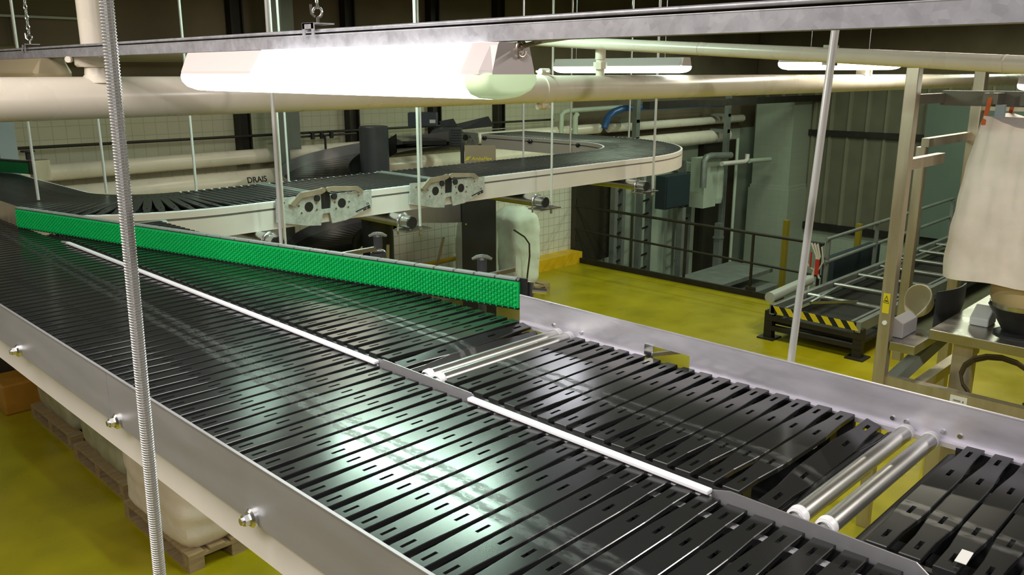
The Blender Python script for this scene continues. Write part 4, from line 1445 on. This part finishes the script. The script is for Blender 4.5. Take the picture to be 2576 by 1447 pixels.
for xx, lab in ((14.0, 'small grey pedestal post in the pit near the left ladder'), (15.0, 'small grey pedestal post in the pit between the ladders'), (16.5, 'small grey pedestal post in the pit near the white pole')):
    zt = {14.0: -.35, 15.0: .05, 16.5: .35}[xx]
    single('pedestal', MB().box(xx - .07, xx + .07, 9.7, 9.84, -2.4, zt).box(xx - .09, xx + .09, 9.68, 9.86, zt - .35, zt - .30), 'greysteel', lab, 'post', 'pedestal posts in the pit')
single('pit_cover', MB().box(13.5, 16.3, 8.3, 9.3, -.50, -.42).box(14.2, 16.3, 8.1, 8.9, -.80, -.72), 'greysteel', 'grey cover slabs lying low in the pit behind the guard rail', 'slab')
for yy, lab in ((8.0, 'left yellow post at the foot of the corrugated wall behind the guard rail'), (6.75, 'right yellow post at the foot of the corrugated wall near the rope bundle')):
    single('yellow_post', MB().box(16.2 + (8.0 - yy) * .5, 16.3 + (8.0 - yy) * .5, yy, yy + .1, -2.4, .65), mat('olive_yellow_paint', (.30, .22, .015), .5), lab, 'post')
single('valve_sign', MB().box(12.44, 12.46, 6.62, 6.80, .0, .16), 'panel', 'small dark square box on the kerb of the floor edge', 'box')
t = thing('rope_bundle', 'red and white rope bundle hanging on the end of the guard rail', 'rope', (12.45, 5.6, .3))
m = MB()
for k in range(3):
    pts = [(12.43, 5.72 - .05 * k, 1.04), (12.42, 5.62 - .03 * k, .85), (12.42, 5.60 + .04 * k, .62 - .08 * k), (12.42, 5.54 + .08 * k, .5 - .1 * k)]
    m.tube(pts, .016, 6)
m.tube([(12.42, 5.75, 1.0), (12.41, 5.80, .8), (12.42, 5.72, .66), (12.42, 5.58, .60), (12.42, 5.5, .78), (12.43, 5.55, 1.0)], .012, 6)
part('rope', m, 'rope', t, True)
m = MB().box(12.40, 12.43, 5.56, 5.62, .55, .80).box(12.40, 12.42, 5.69, 5.71, .66, .90)
part('red_tag', m, 'red', t)

# ------------------------------------------------------------------ floor roller conveyor on the right
rc = thing('roller_conveyor', 'low dark roller conveyor with a hazard striped front on the yellow floor', 'conveyor', (11.5, 4.75, 0))
m = MB()
m.box(10.50, 10.60, 4.05, 5.40, .27, .34).box(10.50, 10.60, 4.05, 5.40, .13, .19)
part('front_frame', m, 'dark', rc)
for yy in (4.05, 5.30):
    part('leg', MB().box(10.506, 10.62, yy + .003, yy + .117, .02, .40), 'dark', rc)
    part('foot', MB().box(10.44, 10.70, yy - .06, yy + .18, 0, .02), 'dark', rc)
part('hazard_bar', MB().box(10.50, 10.53, 4.14, 5.33, .38, .49), 'ink', rc)
m = MB()
for k in range(7):
    y0_ = 5.30 - k * .172
    m.prism([(y0_, .487), (y0_ - .085, .487), (y0_ - .165, .383), (y0_ - .08, .383)], 'x', 10.494, 10.50)
part('hazard_stripes', m, 'hazyellow', rc, label='yellow diagonal hazard stripes')
for yy in (4.08, 5.28):
    part('side_rail', MB().box(10.5, 18.2, yy, yy + .07, .36, .50), 'greysteel', rc)
    part('track', MB().box(10.6, 18.2, yy + (.14 if yy < 5 else -.14), yy + .04 + (.14 if yy < 5 else -.14), .42, .47), 'greysteel', rc)
for k in range(8):
    xx = 11.5 + k * .88
    part('roller', MB().cyl((xx, 4.14, .46), (xx, 5.27, .46), .035, n=12), 'roller', rc, True)
part('bed', MB().box(10.62, 18.2, 4.06, 5.36, .20, .24), 'dark', rc)
part('lever', MB().bar((10.9, 4.95, .52), (11.7, 4.9, .62), .035, .035).bar((10.9, 4.95, .52), (11.5, 4.55, .50), .03, .03), 'zinc', rc)
single('buffer_tube', MB().cyl((10.62, 5.42, .56), (12.0, 5.50, .56), .075, n=18), mat('pale_grey_tube', (.42, .46, .42), .4), 'fat pale grey tube lying along the left rail of the floor conveyor', 'tube', smooth=True)
t = thing('hand_rail', 'pale steel handrails sloping behind the stainless post', 'railing', (14.5, 5.5, 0))
for z_ in (.75, 1.12):
    part('rail', MB().cyl((12.6, 5.56, z_ - .03), (18.5, 5.6, z_), .03, n=10), 'greysteel', t, True)
for xx in (12.7, 14.6, 16.6, 18.4):
    part('post', MB().box(xx - .02, xx + .02, 5.54, 5.60, 0, 1.1), 'greysteel', t)
single('wall_box', MB().box(13.4, 15.3, 5.75, 5.95, -.1, .62), 'bluebox', 'dark flat panel behind the lower handrail', 'panel')
struct('wall_far_panel', MB().box(RX - .16, RX - .10, 4.6, 6.6, .1, 3.0), mat('pale_green_panel', (.13, .18, .145), .5, 0, .1, 1))

# ------------------------------------------------------------------ bag discharge station on the right
bs = thing('bag_station', 'stainless steel bag filling station with posts and a work table at right', 'machine', (6.9, 2.0, 0))
part('post', MB().box(6.415, 6.50, 2.275, 2.365, 0, 3.64), 'mach', bs, bevel=.006, label='tall near post')
part('post', MB().box(8.25, 8.36, 2.37, 2.46, 0, 3.62), 'mach', bs, bevel=.006, label='tall far post')
part('post', MB().box(7.215, 7.295, 2.44, 2.515, 1.2, 3.02), 'mach', bs, bevel=.006, label='shorter inner post')
part('cross_beam', MB().box(6.5, 7.26, 2.30, 2.36, 2.90, 2.98), 'mach', bs)
part('cross_beam', MB().box(7.22, 8.3, 2.42, 2.48, 3.02, 3.09), 'mach', bs)
part('cross_beam', MB().box(8.30, 8.36, .6, 2.40, 3.28, 3.42), 'mach', bs)
part('head_beam', MB().box(7.0, 7.1, .6, 2.30, 3.36, 3.47).box(6.96, 7.0, 1.45, 1.75, 3.37, 3.45).box(7.1, 7.36, 1.86, 1.96, 3.38, 3.46).box(6.83, 7.0, 1.86, 1.96, 3.38, 3.46).box(6.83, 7.0, 1.37, 1.47, 3.38, 3.46).box(6.5, 7.1, 2.27, 2.33, 3.38, 3.45), mat('dull_beam_steel', (.16, .15, .12), .5, .4, .1, 4), bs)
part('table', MB().box(6.58, 8.4, .3, 2.04, 1.64, 1.715), 'machtop', bs, bevel=.004, label='stainless work table')
part('shelf', MB().box(6.43, 6.95, 2.08, 2.27, 1.53, 1.60).box(6.505, 6.95, 2.27, 2.36, 1.53, 1.60), 'machtop', bs, bevel=.004)
part('lower_beam', MB().box(6.44, 6.52, .3, 2.28, 1.21, 1.315), 'mach', bs, label='lower front beam')
part('lower_beam', MB().box(6.50, 7.9, 2.02, 2.10, 1.215, 1.30), 'mach', bs)
part('brace', MB().bar((6.52, 2.24, 1.27), (7.15, 2.06, 1.60), .09, .10), mat('grey_green_brace', (.22, .25, .22), .45, .3, .1, 4), bs, label='grey green diagonal brace')
part('leg', MB().box(6.46, 6.56, 1.82, 1.92, 0, 1.21), 'mach', bs)
part('leg', MB().box(6.72, 6.84, 1.76, 1.90, .2, 1.64), 'mach', bs)
part('leg', MB().box(6.95, 7.12, 1.10, 1.32, .4, 1.64), 'mach', bs)
part('leg', MB().box(8.25, 8.36, .9, 1.0, 0, 1.64), 'mach', bs)
for yy in (2.10,):
    part('foot_plate', MB().box(6.40, 6.9, 2.05, 2.35, .95, 1.0), 'greysteel', bs)
m = MB().box(6.411, 6.4148, 2.295, 2.345, 1.82, 1.975)
ws = part('warning_sign', m, 'hazyellow', bs, label='yellow warning sticker with a triangle')
m = MB()
tri = [(2.340, 1.905), (2.300, 1.900), (2.320, 1.958)]
for i in range(3):
    p_, q_ = tri[i], tri[(i + 1) % 3]
    m.bar((6.4105, p_[0], p_[1]), (6.4105, q_[0], q_[1]), .0015, .006, up=(1, 0, 0))
m.prism([(2.328, 1.912), (2.312, 1.911), (2.310, 1.918), (2.318, 1.922), (2.330, 1.920)], 'x', 6.4095, 6.411)
part('triangle', m, 'ink', ws, label='black triangle with a hand symbol')
part('round_cap', MB().cyl((6.415, 2.315, 1.745), (6.405, 2.315, 1.745), .017, n=20), 'white', bs, True, label='round white plug')
m = MB().box(6.436, 6.44, 1.68, 1.795, 1.225, 1.295)
lb = part('name_label', m, 'label', bs, label='white label on the lower beam')
part('lettering', text_mb('4', .026, (6.435, 1.712, 1.250), (0, -1, 0), (0, 0, 1), depth=.001), 'ink', lb)
part('smudged_line', MB().box(6.4345, 6.436, 1.722, 1.772, 1.254, 1.266), mat('grey_smudge', (.25, .24, .23), .6), lb)
part('label_plate', MB().box(6.952, 6.960, 1.50, 1.70, 3.39, 3.43), 'label', bs)
m = MB()
for k in range(3):
    pts = [(6.62 + .02 * k, 1.80 - .32 * (1 - math.cos(t_)) / 2 * 1.6, 1.42 + .19 * math.sin(t_) - .02 * k) for t_ in [k2 * PI / 8 for k2 in range(-2, 11)]]
    m.tube(pts, .010, 6)
part('cable_loop', m, 'cable', bs, True, label='looped dark cable under the table')
part('valve_group', MB().box(7.05, 7.09, .95, 1.05, 1.45, 1.52).box(7.03, 7.05, .98, 1.02, 1.36, 1.44), 'redstrap', bs)
part('junction_box', MB().box(6.80, 7.0, .55, .78, 1.22, 1.55), 'panel', bs)
part('junction_box', MB().box(6.62, 6.66, .78, .90, 1.25, 1.36), 'paintwall', bs)

# things on the table
m = MB().prism([(2.225, 1.602), (2.345, 1.602), (2.345, 1.69), (2.30, 1.76), (2.225, 1.72)], 'x', 6.56, 6.86)
single('grey_box', m, 'lilacgrey', 'lilac grey box with sloping top on the shelf beside the stainless post', 'box', bevel=.006)
m = MB()
N, M_ = 20, 8
base = Vector((7.12, 2.235, 1.73))
axs = Vector((-.85, .22, .42)).normalized()
u2 = axs.cross(Vector((0, 0, 1))).normalized()
u1 = u2.cross(axs)
for sgn, rr_ in ((1, 1.0), (-1, .93)):
    for j in range(M_ + 1):
        t_ = j / M_
        for i in range(N):
            a_ = 2 * PI * i / N
            r_ = (.03 + .095 * t_ ** .7) * rr_
            m.v.append(base + axs * (t_ * .20 + (.0 if sgn > 0 else .006)) + (u1 * math.cos(a_) * r_ * 1.2 + u2 * math.sin(a_) * r_ * (.85 + .30 * math.cos(a_))))
for b_ in (0, (M_ + 1) * N):
    for j in range(M_):
        for i in range(N):
            m.f.append((b_ + j * N + i, b_ + j * N + (i + 1) % N, b_ + (j + 1) * N + (i + 1) % N, b_ + (j + 1) * N + i))
o_ = M_ * N
for i in range(N):
    m.f.append((o_ + i, o_ + (i + 1) % N, (M_ + 1) * N + o_ + (i + 1) % N, (M_ + 1) * N + o_ + i))
m.f.append(tuple(range(N)))
single('funnel', m, 'plasticbeige', 'beige plastic funnel scoop leaning open on the shelf', 'funnel', smooth=True)
m = MB()
N = 14
for k in range(N + 1):
    t_ = k / N
    px2, py2 = 6.96 + .52 * t_, 2.14 - .05 * t_ - .10 * math.sin(PI * t_) * .4
    zl = 1.52 + .24 * t_
    m.v += [(px2, py2, zl), (px2 + .0, py2, 1.92 - .01 * t_), (px2 + .01, py2 - .012, 1.92 - .01 * t_), (px2 + .01, py2 - .012, zl)]
for k in range(N):
    for i, j in ((0, 1), (1, 2), (2, 3), (3, 0)):
        m.f.append((4 * k + i, 4 * k + j, 4 * k + 4 + j, 4 * k + 4 + i))
m.f += [(0, 1, 2, 3), (4 * N, 4 * N + 1, 4 * N + 2, 4 * N + 3)]
single('dark_shield', m, 'charcoal', 'dark curved splash shield standing on the work table', 'shield', smooth=True)
single('white_box', MB().prism([(6.92, 1.716), (7.12, 1.716), (7.12, 1.83), (7.05, 1.86), (6.92, 1.78)], 'y', 1.735, 1.87), 'white', 'white plastic box on the work table left of the hopper', 'box', bevel=.01)
hp = thing('hopper', 'tan round hopper in a black cone under the hanging bag', 'hopper', (6.90, 1.52, 1.716))
HC = (6.90, 1.52, 1.716)
part('cone', MB().lathe([(.10, 0), (.115, .03), (.215, .20), (.225, .215), (.21, .217)], HC, 32), 'black', hp, True, label='black rubber cone')
part('band', MB().lathe([(.212, .21), (.217, .215), (.217, .245), (.212, .25)], HC, 32), 'zinc', hp, True, label='steel clamp band')
part('sleeve', MB().lathe([(.205, .24), (.222, .28), (.222, .39), (.20, .415)], HC, 32), mat('tan_sleeve', (.48, .36, .20), .6, 0, .1, 4), hp, True, label='tan fabric sleeve')
part('base_ring', MB().lathe([(.17, .0), (.17, .012), (.12, .025)], HC, 32), 'blackmetal', hp, True)

# hanging bulk bag: wavy cloth body gathered to straps
t = thing('hanging_bag', 'dirty cream bulk bag hanging from the station at the right edge', 'bag', (7.065, 1.602, 2.1))
m = MB()
N, M_ = 120, 30
xc_, yc_ = 7.065, 1.602
for j in range(M_ + 1):
    t_ = j / M_
    z = 2.137 + 1.165 * t_
    for i in range(N):
        a_ = 2 * PI * i / N
        c, s = math.cos(a_), math.sin(a_)
        e = 7.0
        r = 1 / (abs(c) ** e + abs(s) ** e) ** (1 / e)
        hw = .463 - .115 * t_ ** 1.3
        corner = abs(math.sin(2 * a_)) ** 3
        fold = (.014 * math.sin(9 * a_ + 2.2 * t_) + .012 * math.sin(21 * a_ - 3.5 * t_) + .008 * math.sin(37 * a_ + 9 * t_)) * (.30 + t_) + .006 * math.sin(31 * t_ + 5 * a_)
        k = hw * (1 + fold)
        zz = z
        if t_ > .82:
            zz = z - (t_ - .82) / .18 * .08 * (1 - corner)
        if t_ < .12:
            zz = z + .008 * math.sin(7 * a_) * (1 - t_ / .12) - .02 * (1 - t_ / .12)
            k *= 1 - .02 * (1 - t_ / .12)
        m.v.append((xc_ + c * r * k * .95, yc_ + s * r * k, zz))
for j in range(M_):
    for i in range(N):
        m.f.append((j * N + i, j * N + (i + 1) % N, (j + 1) * N + (i + 1) % N, (j + 1) * N + i))
m.f += [tuple(range(N)), tuple(range(M_ * N, (M_ + 1) * N))]
part('sack', m, 'fabric', t, True)
for xx, yy in ((6.75, 1.91), (6.75, 1.42), (7.36, 1.91)):
    m = MB().bar((xx, yy, 3.24), (xx + .10, yy + .0, 3.46), .028, .012)
    part('strap', m, 'redstrap', t, label='orange red lifting strap')
single('blue_clip', MB().box(6.80, 6.84, 1.80, 1.86, 3.26, 3.38), 'bluegrey', 'small pale blue hanging clip above the dirty cream bag', 'clip')
